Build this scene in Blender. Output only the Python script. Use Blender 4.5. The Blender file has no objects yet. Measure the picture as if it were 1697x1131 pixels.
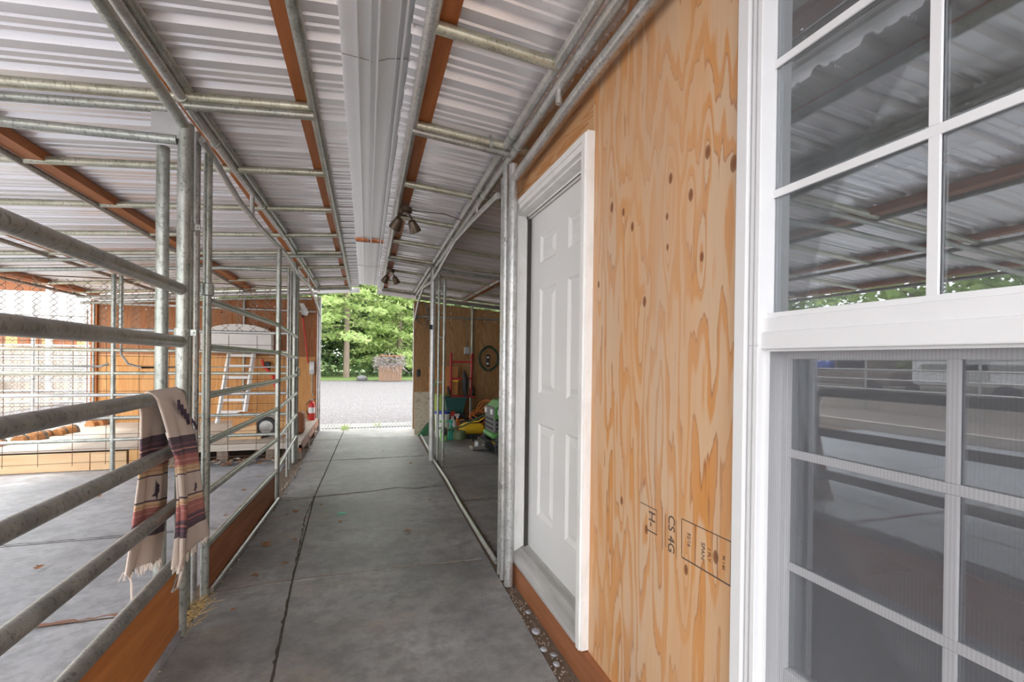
import bpy, bmesh, math, random
from mathutils import Vector, Matrix
random.seed(7)
PI = math.pi
sc = bpy.context.scene
C = sc.collection
# ------------------------------------------------------------------ camera, sky, sun, exposure
cd = bpy.data.cameras.new('camera'); cam = bpy.data.objects.new('camera', cd); C.objects.link(cam)
cd.sensor_width = 36.0; cd.lens = 780.0/1697*36; cd.shift_y = 0.0204; cd.clip_start = 0.02; cd.clip_end = 300
rv = Vector((0.95254, -0.30417, 0.012286)); uv_ = Vector((-0.010423, 0.007747, 0.999916)); fv = Vector((0.304238, 0.952587, -0.004209))
m = Matrix((rv, uv_, -fv)).transposed().to_4x4(); m.translation = Vector((0, 0, 1.32)); cam.matrix_world = m
sc.camera = cam
w = bpy.data.worlds.new('sky'); sc.world = w; w.use_nodes = True
bg = w.node_tree.nodes['Background']; bg.inputs[0].default_value = (0.96, 0.97, 1.0, 1); bg.inputs[1].default_value = 2.3
sd = bpy.data.lights.new('sun', 'SUN'); sd.energy = 1.5; sd.angle = 0.12; sd.color = (1, .96, .88)
sun = bpy.data.objects.new('sun', sd); C.objects.link(sun); sun.rotation_euler = (math.radians(-22), math.radians(-26), 0); sun.location = (0, 0, 20)
sc.view_settings.view_transform = 'Standard'; sc.view_settings.look = 'None'
sc.view_settings.exposure = 1.12; sc.view_settings.gamma = 1; sc.view_settings.use_curve_mapping = False

# ------------------------------------------------------------------ materials
class NT:
    def __init__(s, name):
        s.m = bpy.data.materials.new(name); s.m.use_nodes = True; s.t = s.m.node_tree
        s.b = s.t.nodes['Principled BSDF']; s.o = s.t.nodes['Material Output']
        s._c = None
    def n(s, typ, **kw):
        nd = s.t.nodes.new('ShaderNode'+typ)
        for k, v in kw.items():
            if k.startswith('i_'):
                k = k[2:]; k = int(k) if k.isdigit() else k.replace('_', ' ')
                if hasattr(v, 'links'): s.t.links.new(v, nd.inputs[k])
                else: nd.inputs[k].default_value = v
            else: setattr(nd, k, v)
        return nd
    def l(s, a, b): s.t.links.new(a, b)
    def coord(s, scale=(1, 1, 1), kind='Object'):
        tc = s.n('TexCoord'); mp = s.n('Mapping'); s.l(tc.outputs[kind], mp.inputs[0]); mp.inputs['Scale'].default_value = scale
        return mp.outputs[0]
    def geo(s, scale=(1, 1, 1)):
        g = s.n('NewGeometry'); mp = s.n('Mapping'); s.l(g.outputs['Position'], mp.inputs[0]); mp.inputs['Scale'].default_value = scale
        return mp.outputs[0]
    def noise(s, vec, scale=5, detail=4, rough=.5, out='Fac'):
        nd = s.n('TexNoise'); s.l(vec, nd.inputs['Vector']); nd.inputs['Scale'].default_value = scale
        nd.inputs['Detail'].default_value = detail; nd.inputs['Roughness'].default_value = rough
        return nd.outputs[out]
    def math(s, op, a, b=0., c=0., clamp=False):
        nd = s.n('Math', operation=op); nd.use_clamp = clamp
        for i, v in enumerate((a, b, c)):
            if hasattr(v, 'links'): s.l(v, nd.inputs[i])
            else: nd.inputs[i].default_value = v
        return nd.outputs[0]
    def ramp(s, f, stops, interp='LINEAR'):
        nd = s.n('ValToRGB'); s.l(f, nd.inputs[0]); r = nd.color_ramp; r.interpolation = interp
        while len(r.elements) < len(stops): r.elements.new(0.5)
        for e, (p, c) in zip(r.elements, stops):
            e.position = p; e.color = (*c, 1) if len(c) == 3 else c
        return nd.outputs[0]
    def mix(s, f, a, b, bt='MIX'):
        nd = s.n('Mix', data_type='RGBA', blend_type=bt)
        for i, v in ((0, f), (6, a), (7, b)):
            if hasattr(v, 'links'): s.l(v, nd.inputs[i])
            else: nd.inputs[i].default_value = v if i == 0 else (*v, 1)
        return nd.outputs[2]
    def set(s, color=None, rough=None, metal=None, bump=None, bs=.2, bd=.01, spec=None):
        if color is not None:
            if hasattr(color, 'links'): s.l(color, s.b.inputs['Base Color'])
            else: s.b.inputs['Base Color'].default_value = (*color, 1)
        for k, v in (('Roughness', rough), ('Metallic', metal), ('Specular IOR Level', spec)):
            if v is not None:
                if hasattr(v, 'links'): s.l(v, s.b.inputs[k])
                else: s.b.inputs[k].default_value = v
        if bump is not None:
            bn = s.n('Bump'); bn.inputs['Strength'].default_value = bs; bn.inputs['Distance'].default_value = bd
            s.l(bump, bn.inputs['Height']); s.l(bn.outputs[0], s.b.inputs['Normal'])
        return s.m

def plain(name, col, rough=.6, metal=0., var=.12, scale=8):
    t = NT(name); n = t.noise(t.geo(), scale, 5, .6)
    c = t.mix(n, tuple(max(0, x*(1-var)) for x in col), tuple(min(1, x*(1+var)) for x in col))
    return t.set(c, rough, metal, bump=n, bs=.08)

def galv(name, a, b, dirt):
    t = NT(name); g = t.geo()
    n1 = t.noise(g, 9, 4, .6); n2 = t.noise(t.geo((1, 1, .5)), 85, 3, .7); n3 = t.noise(g, 3, 4, .6)
    c = t.mix(t.ramp(n1, [(.35, (0, 0, 0)), (.65, (1, 1, 1))]), a, b)
    c = t.mix(t.ramp(n2, [(.54, (0, 0, 0)), (.64, (.65, .65, .65))]), c, dirt)
    c = t.mix(t.ramp(n3, [(.5, (0, 0, 0)), (.75, (.4, .4, .4))]), c, (.46, .38, .29))
    return t.set(c, t.math('ADD', t.math('MULTIPLY', n1, .25), .22), .55, bump=n2, bs=.22, bd=.003)

def plywood(name, pale, mid, dark, axis='z', knots=(), sc_=1., grey=.25, rough=.62, contrast=1.):
    # flat-sawn face veneer: contour bands of a stretched height field, hard on one side
    t = NT(name); g = t.n('NewGeometry').outputs['Position']
    sep = t.n('SeparateXYZ'); t.l(g, sep.inputs[0]); X, Y, Z = sep.outputs
    if axis == 'z': along, across = Z, Y
    elif axis == 'y': along, across = Y, Z
    elif axis == 'zx': along, across = Z, X
    elif axis == 'floor': along, across = Y, X
    else: along, across = X, Z
    cmb = t.n('CombineXYZ'); t.l(t.math('MULTIPLY', across, 9.0*sc_), cmb.inputs[0]); t.l(t.math('MULTIPLY', along, 1.0*sc_), cmb.inputs[1])
    v = cmb.outputs[0]
    h = t.noise(v, 1.0, 2.5, .45)
    cmf = t.n('CombineXYZ'); t.l(t.math('MULTIPLY', across, 60*sc_), cmf.inputs[0]); t.l(t.math('MULTIPLY', along, 3.0*sc_), cmf.inputs[1])
    fine = t.noise(cmf.outputs[0], 1.0, 3, .6)
    h = t.math('ADD', t.math('MULTIPLY', h, 8.), t.math('MULTIPLY', fine, .62))
    kd = None
    for (ky, kz, kr) in knots:
        dy = t.math('MULTIPLY', t.math('SUBTRACT', Y, ky), 1.0/(kr*.8)); dz = t.math('MULTIPLY', t.math('SUBTRACT', Z, kz), .68/kr)
        d2 = t.math('ADD', t.math('MULTIPLY', dy, dy), t.math('MULTIPLY', dz, dz)); dh = t.math('ADD', t.math('MULTIPLY', dy, dy), t.math('MULTIPLY', t.math('MULTIPLY', dz, dz), .12))
        # halo pushes the bands aside
        halo = t.math('DIVIDE', 1.6, t.math('ADD', t.math('MULTIPLY', dh, .20), 1.))
        h = t.math('ADD', h, halo)
        core = t.math('SUBTRACT', 1.0, d2, clamp=True)
        kd = core if kd is None else t.math('MAXIMUM', kd, core)
    fr = t.math('FRACT', h)
    col = t.ramp(fr, [(0, dark), (.035, pale), (.50, pale), (.66, mid), (.93, mid), (1, dark)])
    big = t.noise(v, .8, 2, .5)
    col = t.mix(t.ramp(big, [(.38, (0, 0, 0)), (.68, (.75, .75, .75))]), col, tuple(.5*p+.5*q for p, q in zip(mid, pale)))
    cm2 = t.n('CombineXYZ'); t.l(t.math('MULTIPLY', across, 160.), cm2.inputs[0]); t.l(t.math('MULTIPLY', along, 7.), cm2.inputs[1])
    fib = t.noise(cm2.outputs[0], 1.0, 3, .6)
    col = t.mix(t.math('MULTIPLY', fib, .32), col, dark)
    wide = t.noise(v, .45, 3, .6)
    col = t.mix(t.ramp(wide, [(.45, (0, 0, 0)), (.75, (grey, grey, grey))]), col, (.50, .44, .38))
    if kd is not None:
        col = t.mix(t.ramp(kd, [(0, (0, 0, 0)), (.35, (.75, .75, .75)), (1, (.95, .95, .95))]), col, (.20, .065, .02))
    return t.set(col, rough, 0, bump=fib, bs=.12, bd=.002)

G_POST = galv('galvanised_steel', (.31, .33, .295), (.47, .49, .45), (.12, .13, .11))
G_WHITE = galv('light_galvanised_steel', (.46, .47, .46), (.63, .63, .62), (.22, .22, .21))
G_DARK = galv('weathered_galvanised_steel', (.27, .265, .25), (.42, .41, .38), (.09, .09, .085))
G_OLIVE = galv('yellowed_galvanised_steel', (.44, .44, .34), (.62, .61, .50), (.22, .20, .13))

def roof_mat():
    t = NT('roof_sheet_metal'); g = t.geo((.4, 3, .4)); n = t.noise(g, 2.2, 4, .6); n2 = t.noise(t.geo(), 40, 3, .6)
    c = t.mix(n, (.80, .79, .82), (.90, .89, .91))
    c = t.mix(t.ramp(n2, [(.62, (0, 0, 0)), (.8, (.35, .35, .35))]), c, (.5, .47, .42))
    return t.set(c, t.math('ADD', t.math('MULTIPLY', n, .12), .17), .30, bump=n, bs=.05)
ROOF = roof_mat()
FLASH = plain('ridge_flashing_metal', (.80, .80, .80), .33, .25, .05, 3)
WOODRED = None
def board(name, a, b, axis='y', rough=.6):
    t = NT(name); s = {'y': (14, 1.2, 14), 'x': (1.2, 14, 14), 'z': (14, 14, 1.2)}[axis]
    v = t.geo(s); n = t.noise(v, 1.6, 5, .6); n2 = t.noise(v, 9, 3, .7)
    c = t.mix(t.ramp(n, [(.3, (0, 0, 0)), (.7, (1, 1, 1))]), a, b)
    c = t.mix(t.ramp(n2, [(.6, (0, 0, 0)), (.8, (.6, .6, .6))]), c, tuple(x*.4 for x in a))
    return t.set(c, rough, 0, bump=n2, bs=.15, bd=.003)
NAILER = board('reddish_brown_lumber', (.30, .085, .018), (.46, .16, .045), 'y')
BASEB = board('red_brown_treated_lumber', (.25, .085, .03), (.40, .16, .07), 'y')
KICK = board('orange_stained_plywood', (.42, .14, .03), (.60, .23, .06), 'y')
PALEWOOD = board('pale_softwood', (.66, .42, .22), (.80, .56, .33), 'x')
PALEWOODZ = board('pale_softwood_upright', (.62, .33, .12), (.76, .46, .20), 'z')
LOGW = board('cut_firewood', (.42, .17, .05), (.62, .30, .12), 'y')
BARK = board('tree_bark', (.16, .12, .09), (.30, .24, .19), 'z', .9)
GREYWOOD = plywood('weathered_grey_plywood', (.58, .52, .45), (.48, .42, .35), (.34, .28, .22), 'x', sc_=.7, grey=.6)
KN = [(1.236, 1.885, .013), (1.141, 1.803, .014), (1.073, 1.898, .015), (.977, 1.829, .017), (1.594, 1.905, .016), (1.51, 1.862, .012),
      (1.449, 1.793, .013), (1.091, 1.614, .011), (1.251, 1.772, .009), (1.368, 1.521, .014), (1.691, 1.626, .011), (1.247, 1.676, .008),
      (1.021, .803, .014), (1.139, .719, .012), (1.34, .766, .012), (1.496, .816, .012)]
PLY_MAIN = plywood('knotty_plywood', (.72, .49, .30), (.67, .30, .085), (.38, .15, .05), 'z', KN, 1.0, .45)
PLY_SIDE = plywood('orange_plywood_cross_grain', (.66, .39, .19), (.56, .23, .06), (.28, .10, .03), 'y', (), 1.3, .1)
PLY_BACK = plywood('brown_back_wall_plywood', (.42, .17, .055), (.34, .115, .03), (.20, .06, .015), 'zx', (), .9, .1)
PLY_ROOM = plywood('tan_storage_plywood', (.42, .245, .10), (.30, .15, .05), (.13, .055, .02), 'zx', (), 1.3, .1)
PLY_PALE = plywood('fresh_orange_plywood', (.70, .38, .14), (.62, .29, .08), (.42, .17, .05), 'zx', (), .7, .05)
WHITE = plain('white_painted_trim', (.76, .76, .77), .4, 0, .04, 12)
def worn_white():
    t = NT('worn_white_paint'); n = t.noise(t.geo((1, 1, .35)), 14, 6, .65); n2 = t.noise(t.geo(), 45, 3, .6)
    c = t.mix(t.ramp(n, [(.50, (0, 0, 0)), (.80, (.5, .5, .5))]), (.86, .85, .83), (.56, .53, .47))
    c = t.mix(t.ramp(n2, [(.68, (0, 0, 0)), (.8, (.5, .5, .5))]), c, (.35, .33, .3))
    return t.set(c, .5, 0, bump=n2, bs=.05)
WORN = worn_white()
DOORW = plain('white_door_enamel', (.82, .815, .80), .36, 0, .03, 5)
SILL = board('scuffed_aluminium_threshold', (.36, .35, .33), (.56, .55, .53), 'y', .45)
BLACK = plain('black_rubber', (.025, .025, .028), .6)
DKGREY = plain('dark_gap', (.06, .055, .05), .9)
RED = plain('red_paint', (.62, .035, .03), .4)
DKRED = plain('dark_red_hand_truck_paint', (.42, .025, .035), .4)
YEL = plain('yellow_paint', (.85, .55, .03), .4)
GRN = plain('green_paint', (.11, .33, .09), .35)
LTGRN = plain('light_green_plastic', (.32, .68, .22), .4)
TEAL = plain('dark_teal_plastic', (.02, .085, .08), .4)
TEAL2 = plain('bright_teal_plastic', (.05, .42, .32), .35)
OLIVE = plain('olive_green_plastic', (.09, .12, .05), .5)
ORANGE = plain('orange_cord_jacket', (.85, .25, .05), .5)
BLUE = plain('blue_plastic', (.04, .09, .42), .4)
BUCKET = plain('white_bucket_plastic', (.82, .82, .82), .4)
BRONZE = plain('dark_bronze_metal', (.13, .095, .065), .35, .5)
GREYBOX = plain('grey_electrical_box', (.46, .46, .46), .45, .4)
CREAMW = plain('cream_white_shell', (.78, .76, .74), .5)
CABLE = plain('grey_brown_cable', (.20, .17, .14), .6)
WIRE = plain('rusty_fence_wire', (.16, .09, .055), .6, .3)
WIREG = plain('grey_chain_link_wire', (.26, .21, .17), .5, .5)
LEAF = plain('dry_brown_leaf', (.30, .15, .075), .8, 0, .4, 30)
STRAW = plain('dry_straw', (.58, .40, .17), .8, 0, .4, 40)
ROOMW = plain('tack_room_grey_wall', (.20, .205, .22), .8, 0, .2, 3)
CAGE = plain('pale_seat_cloth', (.55, .55, .58), .8)
OSBt = NT('mottled_fibre_board'); _n = OSBt.noise(OSBt.geo((1, 1, 1)), 28, 5, .7)
OSB = OSBt.set(OSBt.ramp(_n, [(.40, (.58, .52, .40)), (.56, (.55, .48, .36)), (.64, (.26, .17, .10))]), .8)

def concrete(name, a, b, stain, amt=1.):
    t = NT(name); g = t.geo()
    n1 = t.noise(g, 1.3, 6, .6); n2 = t.noise(g, 22, 5, .7); n3 = t.noise(t.geo((1, 1.4, 1)), 2.3, 7, .68); n4 = t.noise(g, 130, 2, .6)
    c = t.mix(t.ramp(n1, [(.36, (0, 0, 0)), (.62, (1, 1, 1))]), a, b)
    n5 = t.noise(g, 8, 7, .7); c = t.mix(t.ramp(n5, [(.40, (.55, .55, .55)), (.55, (0, 0, 0))]), c, tuple(x*.62 for x in a))
    c = t.mix(t.ramp(n3, [(.53, (0, 0, 0)), (.74, (.65*amt,)*3)]), c, stain)
    c = t.mix(t.ramp(n2, [(.45, (0, 0, 0)), (.75, (.35, .35, .35))]), c, tuple(x*.6 for x in a))
    c = t.mix(t.ramp(n4, [(.62, (0, 0, 0)), (.8, (.5, .5, .5))]), c, (.5, .5, .48))
    return t.set(c, t.math('ADD', t.math('MULTIPLY', n5, .35), .30), 0, bump=n2, bs=.10, bd=.003, spec=.5)
CONC = concrete('aisle_concrete', (.215, .213, .212), (.36, .355, .35), (.37, .285, .22))
CONCL = concrete('pale_pen_concrete', (.32, .33, .36), (.46, .47, .50), (.38, .34, .31), .6)
SOIL = plain('dirt_in_joints', (.17, .125, .09), .95, 0, .45, 40)
def gravel_mat():
    t = NT('pale_gravel'); g = t.geo(); v = t.n('TexVoronoi'); t.l(g, v.inputs['Vector']); v.inputs['Scale'].default_value = 17
    n = t.noise(t.geo((.4, 1.6, 1)), 1.4, 5, .7)
    c = t.mix(t.ramp(v.outputs['Distance'], [(.1, (0, 0, 0)), (.7, (1, 1, 1))]), (.235, .23, .235), (.085, .08, .08))
    c = t.mix(t.ramp(n, [(.42, (0, 0, 0)), (.62, (.8, .8, .8))]), c, (.13, .12, .12))
    return t.set(c, .9, 0, bump=v.outputs['Distance'], bs=.7, bd=.03)
GRAVEL = gravel_mat()
GRAVELB = plain('brownish_gravel', (.23, .185, .155), .95, 0, .3, 7)
GRASS = plain('grass', (.15, .22, .06), .9, 0, .35, 2.5)
PEB = plain('grey_pebbles', (.30, .24, .19), .9, 0, .5, 30)
def leafmat(name, a, b):
    t = NT(name); n = t.noise(t.geo(), 1.1, 3, .6); c = t.mix(t.ramp(n, [(.35, (0, 0, 0)), (.65, (1, 1, 1))]), a, b)
    d = t.n('BsdfDiffuse'); tr = t.n('BsdfTranslucent'); t.l(c, d.inputs[0]); t.l(c, tr.inputs[0])
    mx = t.n('MixShader'); mx.inputs[0].default_value = .45; t.l(d.outputs[0], mx.inputs[1]); t.l(tr.outputs[0], mx.inputs[2]); t.l(mx.outputs[0], t.o.inputs[0])
    return t.m
FOL1 = leafmat('bright_spring_foliage', (.30, .42, .14), (.50, .60, .27))
FOL2 = leafmat('mid_green_foliage', (.22, .32, .15), (.38, .47, .25))
FOL3 = leafmat('dark_evergreen_foliage', (.13, .22, .11), (.25, .36, .18))

def glass_mat():
    t = NT('dusty_window_glass'); g = t.geo((1, 1.2, .7))
    fr = t.n('Fresnel'); fr.inputs[0].default_value = 1.5
    fac = t.math('ADD', t.math('MULTIPLY', fr.outputs[0], 2.6), .06, clamp=True)
    tr = t.n('BsdfTransparent'); tr.inputs[0].default_value = (.86, .90, .90, 1)
    gl = t.n('BsdfGlossy'); gl.inputs['Roughness'].default_value = .008; gl.inputs[0].default_value = (.95, .97, 1, 1)
    m1 = t.n('MixShader'); t.l(fac, m1.inputs[0]); t.l(tr.outputs[0], m1.inputs[1]); t.l(gl.outputs[0], m1.inputs[2])
    n = t.noise(g, 2.5, 7, .7); n2 = t.noise(t.geo(), 75, 2, .6)
    dust = t.math('ADD', t.ramp(n, [(.35, (.03, .03, .03)), (.8, (.13, .13, .13))]), t.ramp(n2, [(.70, (0, 0, 0)), (.80, (.35, .35, .35))]), clamp=True)
    df = t.n('BsdfDiffuse'); df.inputs[0].default_value = (.75, .78, .80, 1)
    m2 = t.n('MixShader'); t.l(dust, m2.inputs[0]); t.l(m1.outputs[0], m2.inputs[1]); t.l(df.outputs[0], m2.inputs[2])
    t.l(m2.outputs[0], t.o.inputs[0]); return t.m
GLASS = glass_mat()
def screen_mat():
    t = NT('insect_screen'); g = t.geo(); sep = t.n('SeparateXYZ'); t.l(g, sep.inputs[0])
    a = t.math('SINE', t.math('MULTIPLY', sep.outputs[1], 2*PI/.0060)); b = t.math('SINE', t.math('MULTIPLY', sep.outputs[2], 2*PI/.0032))
    k = t.math('ADD', t.math('MULTIPLY', a, .022), .22)
    tr = t.n('BsdfTransparent'); df = t.n('BsdfDiffuse'); df.inputs[0].default_value = (.17, .17, .19, 1)
    m2 = t.n('MixShader'); t.l(k, m2.inputs[0]); t.l(tr.outputs[0], m2.inputs[1]); t.l(df.outputs[0], m2.inputs[2]); t.l(m2.outputs[0], t.o.inputs[0]); return t.m
SCREEN = screen_mat()

def towel_mat():
    t = NT('woven_striped_wool'); tc = t.n('TexCoord'); sep = t.n('SeparateXYZ'); t.l(tc.outputs['UV'], sep.inputs[0])
    v = sep.outputs[1]
    n = t.noise(tc.outputs['UV'], 60, 3, .6)
    v = t.math('ADD', v, t.math('MULTIPLY', t.math('SUBTRACT', n, .5), .006))
    cr = (.70, .60, .52); nv = (.045, .03, .065); pu = (.17, .06, .10); ro = (.48, .15, .14); pk = (.62, .30, .25); ye = (.74, .55, .33); or_ = (.66, .34, .20)
    st = [(0, cr), (.245, nv), (.285, pu), (.295, nv), (.31, pk), (.318, nv), (.332, pu), (.345, ro), (.375, pk), (.385, ro), (.41, or_), (.42, ye), (.43, or_),
          (.44, ye), (.46, nv), (.468, cr), (.60, nv), (.612, ye), (.632, or_), (.642, ye), (.652, ro), (.68, pk), (.69, ro), (.735, pu), (.75, nv), (.765, ro), (.775, nv),
          (.79, pu), (.80, nv), (.835, cr)]
    c = t.ramp(v, st, 'CONSTANT')
    n2 = t.noise(t.geo(), 180, 3, .7); c = t.mix(t.math('MULTIPLY', n2, .35), c, (.45, .34, .30))
    return t.set(c, .95, 0, bump=n2, bs=.5, bd=.004)
TOWEL = towel_mat()
FRINGE = plain('cream_wool', (.66, .57, .50), .95)
INK = plain('dark_wool_motif', (.07, .045, .075), .95)
STAMPI = plain('faded_black_ink', (.10, .07, .055), .8)

# ------------------------------------------------------------------ mesh helpers
class MB:
    def __init__(s): s.v = []; s.f = []; s.uv = None; s.sm = False
    def add(s, vs, fs):
        o = len(s.v); s.v += [tuple(p) for p in vs]; s.f += [tuple(o+i for i in f) for f in fs]; return s
    def box(s, x0, x1, y0, y1, z0, z1, c=0.):
        if c <= 0:
            return s.add([(x, y, z) for z in (z0, z1) for y in (y0, y1) for x in (x0, x1)],
                         [(0, 2, 3, 1), (4, 5, 7, 6), (0, 1, 5, 4), (2, 6, 7, 3), (0, 4, 6, 2), (1, 3, 7, 5)])
        bm = bmesh.new(); bmesh.ops.create_cube(bm, size=1)
        for v in bm.verts: v.co = Vector(((x0+x1)/2+v.co.x*(x1-x0), (y0+y1)/2+v.co.y*(y1-y0), (z0+z1)/2+v.co.z*(z1-z0)))
        bmesh.ops.bevel(bm, geom=bm.edges[:], offset=c, segments=2, affect='EDGES', profile=.5)
        bm.verts.index_update()
        s.add([v.co[:] for v in bm.verts], [[v.index for v in f.verts] for f in bm.faces]); bm.free(); return s
    def tube(s, pts, r, n=12, caps=True):
        P = [Vector(p) for p in pts]; rings = []
        ref = Vector((0, 0, 1)) if abs((P[1]-P[0]).normalized().z) < .9 else Vector((1, 0, 0))
        for i, p in enumerate(P):
            if i == 0: d = P[1]-P[0]
            elif i == len(P)-1: d = P[-1]-P[-2]
            else: d = (P[i+1]-P[i]).normalized()+(P[i]-P[i-1]).normalized()
            d.normalize(); a = d.cross(ref)
            if a.length < 1e-3: a = d.cross(Vector((0, 1, 0)))
            a.normalize(); b = d.cross(a)
            rr = r[i] if isinstance(r, (list, tuple)) else r
            if 0 < i < len(P)-1:
                cs = max(.5, math.sqrt((1+(P[i+1]-P[i]).normalized().dot((P[i]-P[i-1]).normalized()))/2))
            rings.append([p+(a*math.cos(2*PI*k/n)+b*math.sin(2*PI*k/n))*rr for k in range(n)])
        vs = [q for rg in rings for q in rg]; fs = []
        for i in range(len(P)-1):
            for k in range(n):
                k2 = (k+1) % n; fs.append((i*n+k, i*n+k2, (i+1)*n+k2, (i+1)*n+k))
        if caps: fs.append(tuple(range(n))[::-1]); fs.append(tuple((len(P)-1)*n+k for k in range(n)))
        s.sm = True
        return s.add(vs, fs)
    def lathe(s, prof, c=(0, 0, 0), n=20, axis='z'):
        vs = []; fs = []
        for (r, h) in prof:
            for k in range(n):
                a = 2*PI*k/n; x, y = r*math.cos(a), r*math.sin(a)
                p = {'z': (x, y, h), 'y': (x, h, y), 'x': (h, x, y)}[axis]
                vs.append((p[0]+c[0], p[1]+c[1], p[2]+c[2]))
        for i in range(len(prof)-1):
            for k in range(n):
                k2 = (k+1) % n; fs.append((i*n+k, i*n+k2, (i+1)*n+k2, (i+1)*n+k))
        fs.append(tuple(range(n))[::-1]); fs.append(tuple((len(prof)-1)*n+k for k in range(n)))
        s.sm = True
        return s.add(vs, fs)
    def prism(s, poly, ax, a, b):   # poly in the two other axes, extruded along ax from a to b
        n = len(poly)
        def P(u, v, w_): return {'x': (w_, u, v), 'y': (u, w_, v), 'z': (u, v, w_)}[ax]
        s.add([P(u, v, a) for u, v in poly]+[P(u, v, b) for u, v in poly],
              [tuple(range(n))[::-1], tuple(range(n, 2*n))]+[(i, (i+1) % n, n+(i+1) % n, n+i) for i in range(n)])
        return s
    def xf(s, M):
        s.v = [tuple(M @ Vector(p)) for p in s.v]; return s
    def build(s, name, mat, parent=None, origin=None, smooth=None):
        me = bpy.data.meshes.new(name)
        if origin is None:
            if parent is not None: origin = parent.matrix_world.translation if False else WLOC.get(parent.name, Vector((0, 0, 0)))
            else:
                xs = [p[0] for p in s.v]; ys = [p[1] for p in s.v]; zs = [p[2] for p in s.v]
                origin = Vector(((min(xs)+max(xs))/2, (min(ys)+max(ys))/2, min(zs)))
        origin = Vector(origin)
        me.from_pydata([tuple(Vector(p)-origin) for p in s.v], [], s.f); me.update()
        bm = bmesh.new(); bm.from_mesh(me); bmesh.ops.recalc_face_normals(bm, faces=bm.faces[:]); bm.to_mesh(me); bm.free()
        me.materials.append(mat)
        if (s.sm if smooth is None else smooth):
            me.polygons.foreach_set('use_smooth', [True]*len(me.polygons))
            me.set_sharp_from_angle(angle=math.radians(42))
        o = bpy.data.objects.new(name, me); C.objects.link(o)
        if parent is not None:
            o.parent = parent; o.location = origin-WLOC.get(parent.name, Vector((0, 0, 0)))
        else: o.location = origin
        WLOC[o.name] = origin
        return o
WLOC = {}
def tag(o, label=None, cat=None, group=None, kind=None):
    if label: o['label'] = label
    if cat: o['category'] = cat
    if group: o['group'] = group
    if kind: o['kind'] = kind
    return o
def empty(name, loc, label=None, cat=None, group=None, kind=None):
    o = bpy.data.objects.new(name, None); C.objects.link(o); o.location = loc; o.empty_display_size = .1
    WLOC[o.name] = Vector(loc); return tag(o, label, cat, group, kind)
def B(x0, x1, y0, y1, z0, z1, c=0.): return MB().box(x0, x1, y0, y1, z0, z1, c)
def T(pts, r, n=12): return MB().tube(pts, r, n)
def obox(M, sx, sy, sz, c=0.): return MB().box(-sx/2, sx/2, -sy/2, sy/2, -sz/2, sz/2, c).xf(M)
def TR(x, y, z, rx=0, ry=0, rz=0):
    return Matrix.Translation((x, y, z)) @ Matrix.Rotation(rz, 4, 'Z') @ Matrix.Rotation(ry, 4, 'Y') @ Matrix.Rotation(rx, 4, 'X')

# plan lines of the barn (they open out slightly with depth)
def xr(y): return .80+.022*(y-2.7)
def xl(y): return -.81+(.024*(y-2.7) if y < 5.2 else .06) if y > 2.7 else -.81
def rL(y): return -.245+.005*(y-2)
def rR(y): return .235+.014*(y-1.8)
def zroof(x): return 2.655-.083*abs(x-.04)
YE = 9.15
# ------------------------------------------------------------------ ground outside
g = B(-60, 60, -12, 60, -.30, -.06).build('gravel_yard', GRAVELB); tag(g, 'brown gravel ground around the barn', kind='structure')
g = B(-8, 9, 9.6, 31, -.055, -.02).build('gravel_drive', GRAVEL); tag(g, 'pale grey gravel drive beyond the aisle opening', kind='structure')
g = B(-45, 45, 29.6, 60, -.055, .03).build('lawn', GRASS); tag(g, 'strip of grass in front of the trees', kind='structure')
# ------------------------------------------------------------------ floor slabs
fl = empty('floor', (0, 0, 0), 'concrete slab floor with dirt filled joints', kind='structure')
B(-7.9, 4.6, -3, 9.55, -.2, -.010).build('joint_bed', SOIL, fl)
def slab(x0a, x1a, y0, y1, x0b=None, x1b=None, mat=CONC, z=0., g=.004, sk0=0., sk1=0.):
    x0b = x0a if x0b is None else x0b; x1b = x1a if x1b is None else x1b
    b = MB(); q = [(x0a+g, y0+g+sk0), (x1a-g, y0+g-sk0), (x1b-g, y1-g-sk1), (x0b+g, y1-g+sk1)]
    cx = sum(p[0] for p in q)/4; cy = sum(p[1] for p in q)/4; n = 4
    top = [(cx+(p[0]-cx)*(1-.003/max(.3, abs(p[0]-cx))), cy+(p[1]-cy)*(1-.003/max(.3, abs(p[1]-cy))), z) for p in q]
    b.add([(p[0], p[1], -.1) for p in q]+[(p[0], p[1], z-.003) for p in q]+top,
          [(0, 3, 2, 1)]+[(i, (i+1) % 4, 4+(i+1) % 4, 4+i) for i in range(4)]+[(4+i, 4+(i+1) % 4, 8+(i+1) % 4, 8+i) for i in range(4)]+[(8, 9, 10, 11)])
    return b.build('concrete_slab', mat, fl)
ys = [-3, -.9, 1.05, 3.02, 4.83, 6.46, 8.08, 9.3]
def xc(y): return -.335-.045*(y-2.1) if y < 4.2 else -.43+.028*(y-4.2)
def xa(y): return -.80 if y < 2.9 else (-.72 if y > 4.2 else -.80+.08*(y-2.9)/1.3)
def xb(y): return xr(y)+.01
for i in range(len(ys)-1):
    a, b_ = ys[i], ys[i+1]
    slab(xa(a), xc(a), a, b_, xa(b_), xc(b_), sk1=.0, z=.0)
    slab(xc(a), xb(a), a, b_, xc(b_), xb(b_), z=.0015 if i % 2 else 0.)
yl = [-3, -1, 1.0, 2.87, 4.13, 6.9]
for i in range(len(yl)-1):
    xs_ = [-7.9, -6.0, -4.3, -2.6, -.87]
    for k in range(4): slab(xs_[k], xs_[k+1], yl[i], yl[i+1], mat=CONCL, z=-.006, g=.012)
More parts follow.
